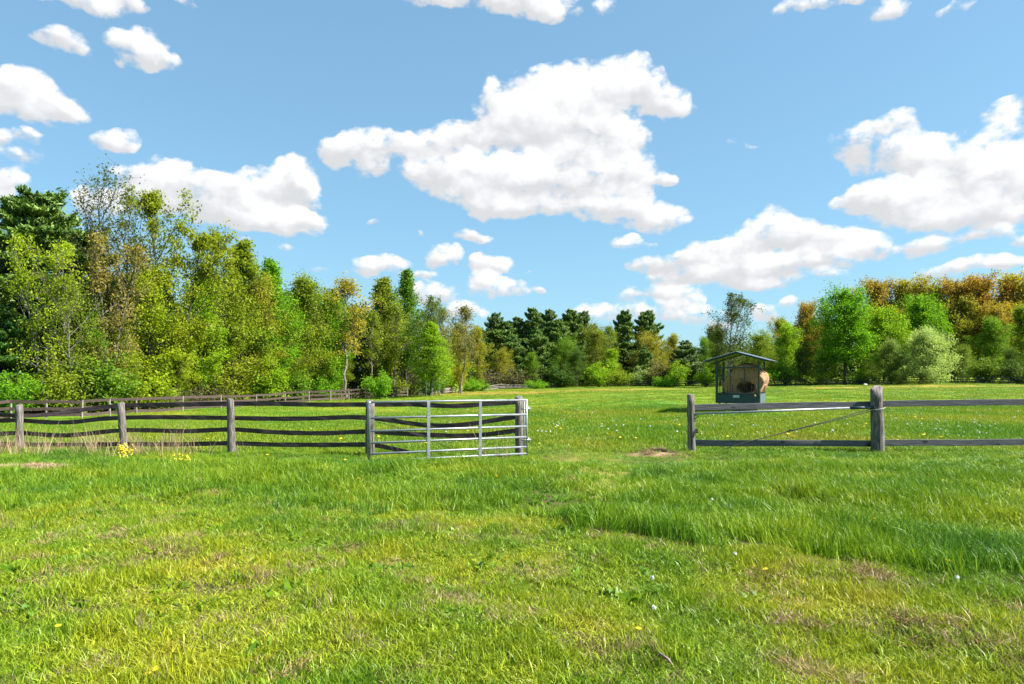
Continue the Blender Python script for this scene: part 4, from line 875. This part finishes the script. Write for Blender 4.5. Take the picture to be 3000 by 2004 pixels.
T = [
 # left edge of the wood
 ('pine_full', 'pine_tree', 118, 60, 578, 1.35, PN, 'huge dark green pine at the left end of the wood', GL),
 ('pine_full', 'pine_tree', -70, 56, 640, 1.0, DG, 'dark pine cut off by the picture edge at the far left', GL),
 ('pine_soft', 'pine_tree', 15, 51, 905, 1.1, (.06, .14, .02), 'low fresh green pine at the foot of the huge dark pine', GL),
 ('young_open', 'young_tree', 122, 50, 690, .85, YG, 'thin pale-trunked young tree with yellow leaves in front of the huge pine', GL),
 ('young_open', 'young_tree', 215, 52, 800, .9, OL, 'small olive young tree between the huge pine and the tall bare-topped tree', GL),
 ('sparse_tall', 'tall_tree', 288, 57, 466, 1.05, (.10, .12, .02), 'tallest tree of the left wood, dark forked trunk with sparse leaves', GL),
 ('young_open', 'young_tree', 320, 54, 690, .85, (.26, .215, .05), 'half-bare tree with orange-yellow leaves beneath the tallest tree', GL),
 ('clumpy', 'broad_tree', 515, 60, 560, .82, (.20, .235, .010), 'second tallest tree of the left wood, clumped green-gold crown', GL),
 ('leafy', 'broad_tree', 440, 56, 770, 1.0, YG, 'yellow-green tree under the clumped green-gold crown', GL),
 ('clumpy', 'broad_tree', 640, 62, 680, .66, (.17, .22, .012), 'ragged green tree leaning out to the right of the clumped crown', GL),
 ('leafy', 'broad_tree', 600, 55, 800, .95, LG, 'bright lime tree in the middle of the left wood', GL),
 ('slender', 'slender_tree', 712, 64, 705, 1.15, OL, 'olive slender tree left of the bright pointed green tree', GL),
 ('slender', 'slender_tree', 797, 66, 762, 1.05, BG, 'bright green pointed slender tree rising above its neighbours', GL),
 ('leafy', 'broad_tree', 885, 70, 800, 1.0, OL, 'olive rounded tree right of the pointed green tree', GL),
 ('leafy_wide', 'broad_tree', 700, 57, 880, .95, YG, 'wide yellow-green tree low in front of the olive slender tree', GL),
 ('leafy_wide', 'broad_tree', 820, 62, 890, .9, (.17, .20, .012), 'wide lime-yellow tree below the pointed green tree', GL),
 ('leafy', 'broad_tree', 965, 74, 842, .85, BG, 'mid green dense tree left of the orange-topped birch', GL),
 ('thin_birch', 'birch_tree', 1018, 74, 805, 1.25, YO, 'pale-trunked birch with an orange-yellow top', GL),
 ('leafy', 'broad_tree', 930, 70, 930, .85, OL, 'brownish olive tree beneath the mid green dense tree', GL),
 ('slender', 'slender_tree', 1118, 80, 815, 1.3, (.17, .21, .014), 'dark olive tree left of the tallest spike of this stretch', GL),
 ('slender', 'slender_tree', 1188, 82, 793, .95, (.10, .20, .012), 'dark green spike-topped tree above the fence end', GL),
 ('thin_birch', 'birch_tree', 1088, 78, 905, 1.0, OL, 'leaning grey birch with a bare lower trunk', GL),
 ('thin_birch', 'birch_tree', 1150, 80, 880, 1.0, OL, 'thin dark-stemmed tree under the spike-topped tree', GL),
 ('young_open', 'young_tree', 1248, 86, 866, .9, (.10, .15, .02), 'open grey-green tree right of the spike-topped tree', GL),
 ('slender', 'slender_tree', 1262, 84, 945, 1.5, LG, 'pale lime tree in front of the open grey-green tree', GL),
 ('thin_birch', 'birch_tree', 1290, 92, 895, 1.0, BR, 'nearly bare pale birch at the low end of the left wood', GL),
 ('thin_birch', 'birch_tree', 1352, 98, 890, 1.1, BR, 'thin brown tree leaning over the low end of the left wood', GL),
 ('leafy', 'broad_tree', 1345, 105, 945, .85, OG, 'golden-brown tree where the left wood meets the far wood', GL),
 ('leafy_wide', 'broad_tree', 1290, 96, 1000, .8, MG, 'soft green tree low beneath the nearly bare birch', GL),
 ('leafy', 'broad_tree', 520, 53, 920, .9, YG, 'yellow-leaved tree low behind the middle of the rail fence', GL),
 ('leafy_wide', 'broad_tree', 350, 52, 930, .75, OL, 'dull olive tree low behind the rail fence beside the young trees', GL),
 ('leafy_wide', 'broad_tree', 850, 69, 975, .8, LG, 'lime-green low tree behind the rail fence', GL),
 ('leafy', 'broad_tree', 1000, 74, 985, .8, OL, 'olive low tree around the trunk of the orange-topped birch', GL),
 ('leafy', 'broad_tree', 760, 62, 800, .85, OG, 'golden olive tree between the two pointed slender trees', GL),
 ('leafy', 'broad_tree', 265, 54, 880, .75, MG, 'grey-green tree between the huge pine and the dull olive tree', GL),
 # far wood
 ('leafy', 'broad_tree', 1400, 135, 952, .9, OG, 'golden-brown rounded tree left of the far pines', GC),
 ('pine_plume', 'pine_tree', 1445, 158, 925, 1.0, BK, 'leftmost dark pine of the far skyline', GC),
 ('pine_plume', 'pine_tree', 1513, 160, 938, 1.2, BK, 'broad dark pine second from the left on the far skyline', GC),
 ('pine_plume', 'pine_tree', 1568, 158, 911, 1.0, DG, 'spiky dark pine standing highest in the middle of the far skyline', GC),
 ('pine_plume', 'pine_tree', 1606, 160, 917, 1.1, BK, 'dark pine right beside the spiky highest pine', GC),
 ('pine_plume', 'pine_tree', 1672, 160, 916, 1.05, DG, 'dark pine rising above the olive dome-shaped tree', GC),
 ('pine_plume', 'pine_tree', 1705, 162, 920, 1.0, BK, 'dark pine just behind the olive dome-shaped tree', GC),
 ('pine_soft', 'pine_tree', 1575, 148, 965, 1.0, PN, 'full blue-green pine in front of the spiky highest pine', GC),
 ('pine_soft', 'pine_tree', 1500, 146, 985, 1.0, PN, 'full blue-green pine in front of the broad dark pine', GC),
 ('leafy_wide', 'broad_tree', 1752, 150, 937, .9, (.16, .19, .014), 'olive dome-shaped tree on the far skyline', GC),
 ('pine_plume', 'pine_tree', 1825, 155, 918, 1.0, DG, 'left one of the two lone dark pines on the far skyline', GC),
 ('pine_plume', 'pine_tree', 1892, 157, 918, 1.15, DG, 'right one of the two lone dark pines on the far skyline', GC),
 ('thin_birch', 'bare_tree', 1785, 146, 950, .9, OL, 'half-dead leaning tree beside the left lone dark pine', GC),
 ('leafy_wide', 'broad_tree', 1905, 148, 960, .95, (.28, .255, .03), 'golden-orange dome-shaped tree below the right lone dark pine', GC),
 ('leafy_wide', 'broad_tree', 1650, 146, 975, .9, MG, 'soft green tree between the full pine and the olive dome', GC),
 ('leafy_wide', 'broad_tree', 1690, 143, 1010, 1.0, (.07, .13, .016), 'deep green tree standing forward with dark shade beneath it', GC),
 ('leafy', 'broad_tree', 1790, 144, 1020, 1.2, LG, 'bright lime tree over the start of the dark rail fence', GC),
 ('leafy_wide', 'broad_tree', 1470, 142, 1010, .95, OG, 'pale golden tree behind the pale broken fence', GC),
 ('leafy', 'broad_tree', 1560, 141, 1030, 1.0, MG, 'grey-green tree behind the right end of the pale broken fence', GC),
 ('pine_soft', 'pine_tree', 1890, 142, 1015, .85, DG, 'dark low pine under the golden-orange dome', GC),
 ('pine_soft', 'pine_tree', 2010, 141, 1000, 1.3, BK, 'wide blue-black low tree left of the hay feeder', GC),
 ('leafy', 'broad_tree', 1975, 150, 975, .9, OG, 'golden green tree between the golden dome and the blue-black tree', GC),
 ('leafy', 'broad_tree', 2060, 152, 985, .9, MG, 'mid green tree behind the blue-black tree', GC),
 ('oak', 'oak_tree', 2085, 190, 948, .8, BR, 'brown-topped tree far off above the gap left of the hay feeder', GC),
 # right-hand woods
 ('young_open', 'open_tree', 2135, 128, 860, 1.15, (.065, .09, .02), 'open dark tree with thin upright branches above the hay feeder', GR),
 ('leafy', 'broad_tree', 2110, 132, 960, .95, (.09, .14, .016), 'dark olive leafy tree under the open dark tree', GR),
 ('leafy_wide', 'broad_tree', 2225, 134, 955, 1.0, (.16, .22, .014), 'yellow-green tree just right of the hay feeder roof', GR),
 ('leafy', 'broad_tree', 2300, 140, 940, 1.0, LG, 'lime tree between the hay feeder and the big bright maple', GR),
 ('oak', 'oak_tree', 2365, 165, 880, .85, OR, 'lone rust-topped oak left of the big bright maple', GR),
 ('oak', 'oak_tree', 2290, 190, 925, .8, OG, 'pale gold oak low on the skyline right of the hay feeder', GR),
 ('maple', 'maple_tree', 2475, 128, 817, .98, BG, 'big bright green maple with a dark bare trunk at the fence', GR),
 ('maple', 'maple_tree', 2590, 131, 880, .95, LG, 'fresh lime maple right behind the big bright maple', GR),
 ('maple', 'maple_tree', 2700, 140, 842, .85, (.14, .28, .010), 'bright green maple high above the pale willow', GR),
 ('oak', 'oak_tree', 2560, 158, 808, .95, OR, 'rusty oak on the hillside behind the two bright maples', GR),
 ('oak', 'oak_tree', 2650, 157, 806, .95, YO, 'golden oak on the hillside between the bright maples', GR),
 ('oak', 'oak_tree', 2790, 152, 806, 1.05, OR, 'broad orange oak on the hillside above the pale willow', GR),
 ('oak', 'oak_tree', 2870, 150, 800, 1.0, (.28, .17, .024), 'orange oak on the hillside right of the broadest orange one', GR),
 ('oak', 'oak_tree', 2965, 149, 788, 1.05, (.33, .27, .03), 'golden oak highest on the hillside near the right picture edge', GR),
 ('oak', 'oak_tree', 3060, 146, 795, 1.05, OR, 'orange oak cut off by the right picture edge', GR),
 ('oak', 'oak_tree', 2735, 154, 822, .9, (.30, .26, .03), 'olive-gold oak between the bright maples and the broad orange oak', GR),
 ('oak', 'oak_tree', 2835, 146, 862, .9, (.25, .235, .025), 'green-gold oak lower on the hillside beneath the broad orange oak', GR),
 ('oak', 'oak_tree', 2935, 142, 880, .9, (.31, .23, .03), 'bronze oak lower on the hillside beneath the highest golden oak', GR),
 ('pine_soft', 'pine_tree', 1635, 156, 940, 1.2, PN, 'full green pine filling the gap between the two groups of dark pines', GC),
 ('pine_soft', 'pine_tree', 1475, 156, 945, 1.2, DG, 'full dark green pine between the leftmost and the broad dark pine', GC),
 ('willow', 'willow_tree', 2715, 123, 950, 1.12, PG, 'pale silvery willow-like round tree behind the dark fence', GR),
 ('willow', 'willow_tree', 2610, 124, 985, .9, (.15, .215, .045), 'greyish green rounded tree left of the pale silvery one', GR),
 ('leafy_wide', 'broad_tree', 2820, 126, 1000, .95, (.14, .20, .02), 'yellow-green layered tree right of the pale silvery willow', GR),
 ('leafy', 'broad_tree', 2900, 130, 925, 1.1, MG, 'deep green tree below the orange oaks near the right edge', GR),
 ('leafy_wide', 'broad_tree', 2960, 124, 1005, .95, (.075, .13, .016), 'dark green low tree by the fence near the right edge', GR),
 ('leafy', 'broad_tree', 2990, 134, 890, 1.1, OL, 'olive tree below the highest golden oak', GR),
 ('leafy', 'broad_tree', 3060, 120, 960, 1.1, MG, 'green tree cut off by the right picture edge', GR),
 ('leafy_wide', 'broad_tree', 2420, 132, 960, .9, (.075, .165, .014), 'shaded green tree left of the big maple trunk', GR),
 ('leafy_wide', 'broad_tree', 2545, 136, 970, .8, (.13, .20, .014), 'soft green tree right of the big maple trunk', GR),
 ('leafy_wide', 'broad_tree', 2345, 130, 1010, .75, (.06, .11, .018), 'dark bushy tree low between the lime tree and the maple', GR),
]
for (k, nm, px, Y, top, wd, c, lb, g) in T: place(k, nm, px, Y, top, wd, c, lb, 'tree', g)
B_ = [
 ('bush', 1112, 81, 1092, 1.05, BG, 'bright green bush growing through the rail fence'),
 ('bush', 1258, 92, 1098, 1.0, (.06, .16, .014), 'deep green bush at the right end of the rail fence'),
 ('bush_low', 1375, 118, 1110, 1.1, BG, 'green bush left of the pale broken fence rails'),
 ('bush_low', 1405, 122, 1113, 1.0, MG, 'small green bush touching the pale broken fence rails'),
 ('bush_low', 1570, 136, 1113, 1.3, BG, 'bright low bush at the right end of the pale broken fence'),
 ('bush_low', 1150, 88, 1108, .9, OL, 'olive bush beside the bright green fence bush'),
 ('bush_tall', 1755, 137, 1065, 1.3, LG, 'big bright lime bush hiding the start of the dark fence'),
 ('bush', 1815, 138, 1080, 1.3, (.18, .24, .014), 'yellow-lime bush right of the big bright lime bush'),
 ('bush_tall', 1880, 140, 1075, 1.2, PG, 'grey-green bush behind the dark fence below the dark low pine'),
 ('bush_low', 1945, 133, 1102, 1.0, BG, 'flat bright bush leaning over the dark fence'),
 ('bush_tall', 1990, 137, 1060, 1.0, LG, 'upright lime bush in front of the blue-black tree'),
 ('bush_tall', 1930, 140, 1055, 1.1, BR, 'rusty brown bush left of the blue-black tree'),
 ('bush', 2070, 133, 1085, 1.2, LG, 'lime bush behind the dark fence left of the hay feeder'),
 ('bush', 2235, 129, 1075, 1.2, BG, 'bright bush right of the hay bale behind the fence'),
 ('bush_tall', 2300, 130, 1060, 1.2, MG, 'green bush between the hay feeder and the dark maple trunk'),
 ('bush_low', 2390, 127.5, 1090, 1.2, OL, 'low olive bush left of the dark maple trunk'),
 ('bush_low', 2520, 127, 1088, 1.2, MG, 'low green bush right of the dark maple trunk'),
 ('bush_tall', 2880, 121, 1050, 1.4, (.11, .17, .016), 'tall green bush behind the dark fence near the right edge'),
 ('bush', 2985, 118, 1060, 1.3, (.06, .10, .016), 'dark bush at the fence by the right picture edge'),
 ('bare_thicket', 480, 52, 1132, 1.3, OL, 'bare purplish thicket left of the middle of the rail fence'),
 ('bare_thicket', 590, 56, 1120, 1.3, BR, 'bare brown thicket behind the middle of the rail fence'),
 ('bush', 420, 51.5, 1085, 1.3, YG, 'yellow-green bush behind the left part of the rail fence'),
 ('bush_tall', 300, 50.5, 1040, 1.2, MG, 'tall grey-green bush behind the left part of the rail fence'),
 ('bush', 180, 49, 1075, 1.1, OL, 'dull bush between the pale young trunk and the rail fence'),
 ('bush_tall', 660, 60, 1045, 1.4, (.19, .22, .012), 'big yellow bush behind the rail fence'),
 ('bush_tall', 770, 65, 1055, 1.3, LG, 'big lime bush behind the rail fence'),
 ('bush', 860, 69, 1085, 1.2, MG, 'dark green bush behind the right half of the rail fence'),
 ('bush', 940, 73, 1095, 1.1, BG, 'small fresh bush near the orange-topped birch'),
 ('bare_thicket', 1185, 88, 1085, 1.2, BR, 'bare grey thicket beside the fence end bushes'),
 ('bare_thicket', 1450, 140, 1070, 1.6, BR, 'bare grey-brown thicket above the pale broken fence'),
 ('bare_thicket', 1520, 142, 1075, 1.5, BR, 'bare brown thicket right of the pale broken fence rails'),
 ('bush_tall', 1320, 112, 1050, 1.3, LG, 'soft lime bush above the pale broken fence'),
 ('bush_tall', 40, 48, 1095, 1.2, BG, 'bright green bush at the left corner of the rail fence'),
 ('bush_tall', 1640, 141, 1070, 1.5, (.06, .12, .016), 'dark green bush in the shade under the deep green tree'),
]
for (k, px, Y, top, wd, c, lb) in B_: place(k, 'thicket' if k == 'bare_thicket' else 'bush', px, Y, top, wd, c, lb, 'bush', 'bushes along the wood edges')

# deep woods behind the front trees: one leafy mass with its own uneven top
def woods():
    r = np.random.default_rng(77)
    line = np.array([(-480, 66, 800), (-200, 66, 760), (0, 68, 760), (200, 70, 800), (350, 72, 790), (500, 72, 800), (650, 74, 790), (750, 78, 820), (900, 84, 850), (1000, 88, 880), (1150, 95, 885), (1250, 105, 930), (1350, 125, 960), (1420, 150, 965), (1550, 165, 945), (1700, 165, 945), (1850, 165, 980), (2000, 165, 1000), (2100, 165, 1000), (2250, 160, 985), (2350, 165, 960), (2450, 172, 915), (2550, 176, 890), (2700, 178, 880), (2850, 176, 870), (3000, 172, 860), (3300, 160, 840), (3600, 150, 840)], float)
    LC = []; LR = []
    polys = []
    for b in range(2300):
        px = r.uniform(-450, 3550); Y = np.interp(px, line[:, 0], line[:, 1]) + r.uniform(0, 20); top = np.interp(px, line[:, 0], line[:, 2]) + r.uniform(-12, 30)
        X = gx(px, Y); z0 = gz(X, Y); zt = EYE + (HY - top) / F * Y; hgt = zt - z0; rad = r.uniform(1.8, 3.4) * (Y / 110) ** .5
        zc = z0 + hgt * r.uniform(.1, 1) - rad * .6; n = 150; d = r.normal(size=(n, 3)); d /= np.linalg.norm(d, axis=1)[:, None]
        LC.append(np.array([X, Y, max(zc, z0 + .5)]) + d * (rad * r.random((n, 1)) ** .4) * np.array([1, 1, .8])); LR.append(np.clip(.6 * r.random() + .4 * r.random(n), 0, 1))
        if b % 9 == 0: polys.append((np.array([[X, Y, z0 - .2], [X + r.normal(0, .4), Y, z0 + hgt * .8]]), np.array([.16, .06]), 5))
    C = np.concatenate(LC); C[:, 2] = np.maximum(C[:, 2], terrain(C[:, 0], C[:, 1]) + .1)
    me = leaves_mesh('woods', C, np.concatenate(LR), np.interp(C[:, 1], [60, 180], [.38, .62]), r); o = bpy.data.objects.new('woods', me); COL.objects.link(o); o.color = (.06, .095, .014, 1)  # leaf colour darkened to paint shade into the gaps between trees
    tag(o, 'woods, green darkened for shaded gaps, filling in behind the separate trees', 'woods', kind='stuff')
    V, Qd = tube_arrays(polys); tm = mesh_arrays('woods_trunks', V, [Qd]); tm.materials.append(M['darkbark'])
    t = bpy.data.objects.new('trunks', tm); COL.objects.link(t); t.parent = o; t['kind'] = 'stuff'
woods()
def undergrowth():
    r = np.random.default_rng(78)
    line = np.array([(-300, 47), (0, 48), (240, 49.5), (535, 59), (751, 68), (968, 79), (1194, 92), (1330, 116), (1461, 142), (1640, 144), (1892, 140), (2268, 132), (2740, 125), (3000, 120), (3300, 115)], float)
    n = 26000; px = r.uniform(-250, 3250, n); Y = np.interp(px, line[:, 0], line[:, 1]) + .8 + r.gamma(2, 2.2, n); X = gx(px, Y); z = terrain(X, Y) + np.abs(r.normal(0, .45, n)) * (.4 + 1.3 * fbm(X * .3, Y * .3, 3))
    me = leaves_mesh('undergrowth', np.stack([X, Y, z], 1), r.random(n), .26, r); o = bpy.data.objects.new('undergrowth', me); COL.objects.link(o); o.color = (.10, .125, .022, 1)
    tag(o, 'low leafy undergrowth along the foot of the woods', 'undergrowth', kind='stuff')
undergrowth()

# ------------------------------------------------------------------ flowers and small things
M['yellow'] = simple('dandelion_yellow', [(.3, (.62, .44, .008)), (.7, (.80, .62, .015))], (8, 8, 8), 5, 3, .7)
M['fluff'] = simple('seed_head_white', [(.3, (.55, .56, .5)), (.7, (.8, .8, .75))], (8, 8, 8), 5, 3, .9)
M['stalk'] = simple('flower_stalk_green', [(.3, (.07, .13, .02)), (.7, (.13, .2, .04))], (8, 8, 8), 5, 3, .7)
def flower_mesh(name, kind, h, rad):
    m = MB(); m.tube([(0, 0, -.02), (.01, 0, h * .6), (0, .008, h)], .003, 4); ns = len(m.f)
    if kind == 'yellow':
        for ring, (k, rr, dz) in enumerate(((12, 1.0, .0), (9, .65, .01))):
            for i in range(k):
                a = 6.283 * i / k + ring * .3; w = .22; o = len(m.v)
                m.v += [(0, 0, h + dz), (rad * rr * math.cos(a - w), rad * rr * math.sin(a - w), h + .006 + dz), (rad * rr * 1.08 * math.cos(a), rad * rr * 1.08 * math.sin(a), h + .003 + dz), (rad * rr * math.cos(a + w), rad * rr * math.sin(a + w), h + .006 + dz)]
                m.f.append((o, o + 1, o + 2, o + 3))
        m.ball((0, 0, h), rad * .55, (8, 5), (1, 1, .5))
    else:
        m.ball((0, 0, h), rad * .62, (8, 6)); q = random.Random(3)
        for i in range(60):
            d = Vector((q.gauss(0, 1), q.gauss(0, 1), q.gauss(0, 1))).normalized(); s = d.orthogonal().normalized() * rad * .22; o = len(m.v)
            m.v += [tuple(Vector((0, 0, h)) + d * rad * .4), tuple(Vector((0, 0, h)) + d * rad + s), tuple(Vector((0, 0, h)) + d * rad - s)]; m.f.append((o, o + 1, o + 2))
    me = bpy.data.meshes.new(name); me.from_pydata(m.v, [], m.f); me.materials.append(M['stalk']); me.materials.append(M['yellow' if kind == 'yellow' else 'fluff'])
    for i, p in enumerate(me.polygons): p.material_index = 0 if i < ns else 1
    return me
FY = flower_mesh('dandelion_flower', 'yellow', .14, .034); FW = flower_mesh('dandelion_seed_head', 'white', .19, .042)
def flower(me, X, Y, s, label, group):
    o = bpy.data.objects.new(me.name, me); COL.objects.link(o); o.location = (X, Y, gz(X, Y)); o.scale = (s, s, s); o.rotation_euler = (random.uniform(-.3, .3), random.uniform(-.3, .3), random.random() * 6.28); tag(o, label, 'flower', group)
random.seed(9)
def field_spot(px0, px1, y0, y1):
    py = random.uniform(y0, y1); px = random.uniform(px0, px1); Y = F * (EYE + .2) / (py - HY); return gx(px, Y), Y
for (px0, px1, y0, y1, c) in ((1560, 2010, 1185, 1290, 46), (2040, 2560, 1215, 1290, 34), (2600, 2990, 1200, 1288, 34), (1250, 1500, 1190, 1280, 14), (1780, 2080, 1150, 1190, 18), (2620, 2990, 1140, 1168, 16)):
    for i in range(c):
        X, Y = field_spot(px0, px1, y0, y1); flower(FW, X, Y, random.uniform(.42, .75), 'white dandelion seed head in the meadow grass beyond the fences', 'dandelion seed heads in the meadow')
for (px, py, c) in ((1810, 1275, 5), (1840, 1278, 4), (1640, 1248, 4), (2320, 1282, 5), (2500, 1250, 4), (2535, 1248, 4), (2550, 1245, 3), (2720, 1282, 3), (2690, 1225, 3), (1000, 1285, 4), (1110, 1292, 3), (1265, 1296, 4), (1360, 1265, 2), (600, 1275, 4), (630, 1285, 3), (2640, 1295, 3), (2470, 1285, 2), (1985, 1250, 2), (2150, 1275, 2)):
    for i in range((c + 1) // 2):
        Y = F * EYE / (py - HY) + random.gauss(0, .35); X = gx(px, Y) + random.gauss(0, .14); flower(FY, X, Y, random.uniform(.9, 1.4), 'yellow dandelion flower in the meadow grass beyond the fences', 'yellow dandelions in the meadow')
for (px, py) in ((1010, 1340), (780, 1318), (1050, 1400), (1302, 1415), (1540, 1374), (1580, 1285), (1668, 1335), (1508, 1352), (2727, 1412), (2668, 1428), (2608, 1436), (2755, 1410), (2552, 1520), (2572, 1518), (2770, 1650), (2254, 1654), (1450, 1402), (533, 1372)):
    Y = F * (EYE - .12) / (py - HY); flower(FY, gx(px, Y), Y, random.uniform(.7, .95), 'yellow dandelion flower in the long grass in front of the fences', 'yellow dandelions in the long grass')
for (px, py) in ((1296, 1403), (1273, 1427), (2086, 1438), (2152, 1605), (1907, 1665), (1924, 1737), (2805, 1680), (2620, 1410), (2790, 1385)):
    Y = F * (EYE - .15) / (py - HY); flower(FW, gx(px, Y), Y, .42, 'white dandelion seed head in the grass in front of the fences', 'dandelion seed heads in the front grass')
for (px, py) in ((170, 1825), (447, 1971), (463, 1948), (1867, 1843)):
    Y = F * (EYE - .08) / (py - HY); flower(FY, gx(px, Y), Y, .55, 'yellow dandelion flower low in the mown lawn', 'yellow dandelions in the mown lawn')
# clump of yellow rocket by the second fence post
def rocket(px, py, Y, n, h, label):
    X = gx(px, Y); z = gz(X, Y); m = MB(); fl = MB(); q = random.Random(int(px))
    for i in range(n):
        a = q.random() * 6.28; d = q.random() * .12; tp = Vector((math.cos(a) * d * 1.6, math.sin(a) * d * 1.6, h * q.uniform(.6, 1))); m.tube([(math.cos(a) * d * .3, math.sin(a) * d * .3, 0), tp * .6, tp], .004, 4)
        for j in range(9):
            p = tp + Vector((q.gauss(0, .035), q.gauss(0, .035), q.gauss(-.03, .05))); fl.ball(p, q.uniform(.011, .018), (6, 4))
    root = empty('yellow_rocket', (X, Y, z)); tag(root, label, 'plant'); m.build('stem', M['stalk'], root); fl.build('blossom', M['yellow'], root)
rocket(360, 1345, 14.2, 9, .40, 'clump of bright yellow wildflowers below the leaning second fence post')
rocket(533, 1370, 13.9, 4, .2, 'tiny clump of yellow wildflowers right of the bigger yellow clump')
m = MB(); Y = F * EYE / (1955 - HY); X = gx(1935, Y); m.tube([(0, 0, .05), (.012, -.05, .075), (.05, -.09, .06), (.06, -.15, .05)], [.010, .009, .008, .005], 7, jit=.15)
o = m.build('stick', M['twig'], smooth=True, loc=(X, Y + .1, gz(X, Y))); tag(o, 'short bent grey stick lying in the lawn at the bottom of the picture', 'stick')
m = MB(); m.ball((0, 0, .12), .3, (9, 6), (1.3, .8, .5)); Y = 121.0; o = m.build('stone', M['rock'], smooth=True, loc=(gx(2535, Y), Y, gz(gx(2535, Y), Y))); tag(o, 'small white stone at the edge of the meadow before the dark fence', 'stone')
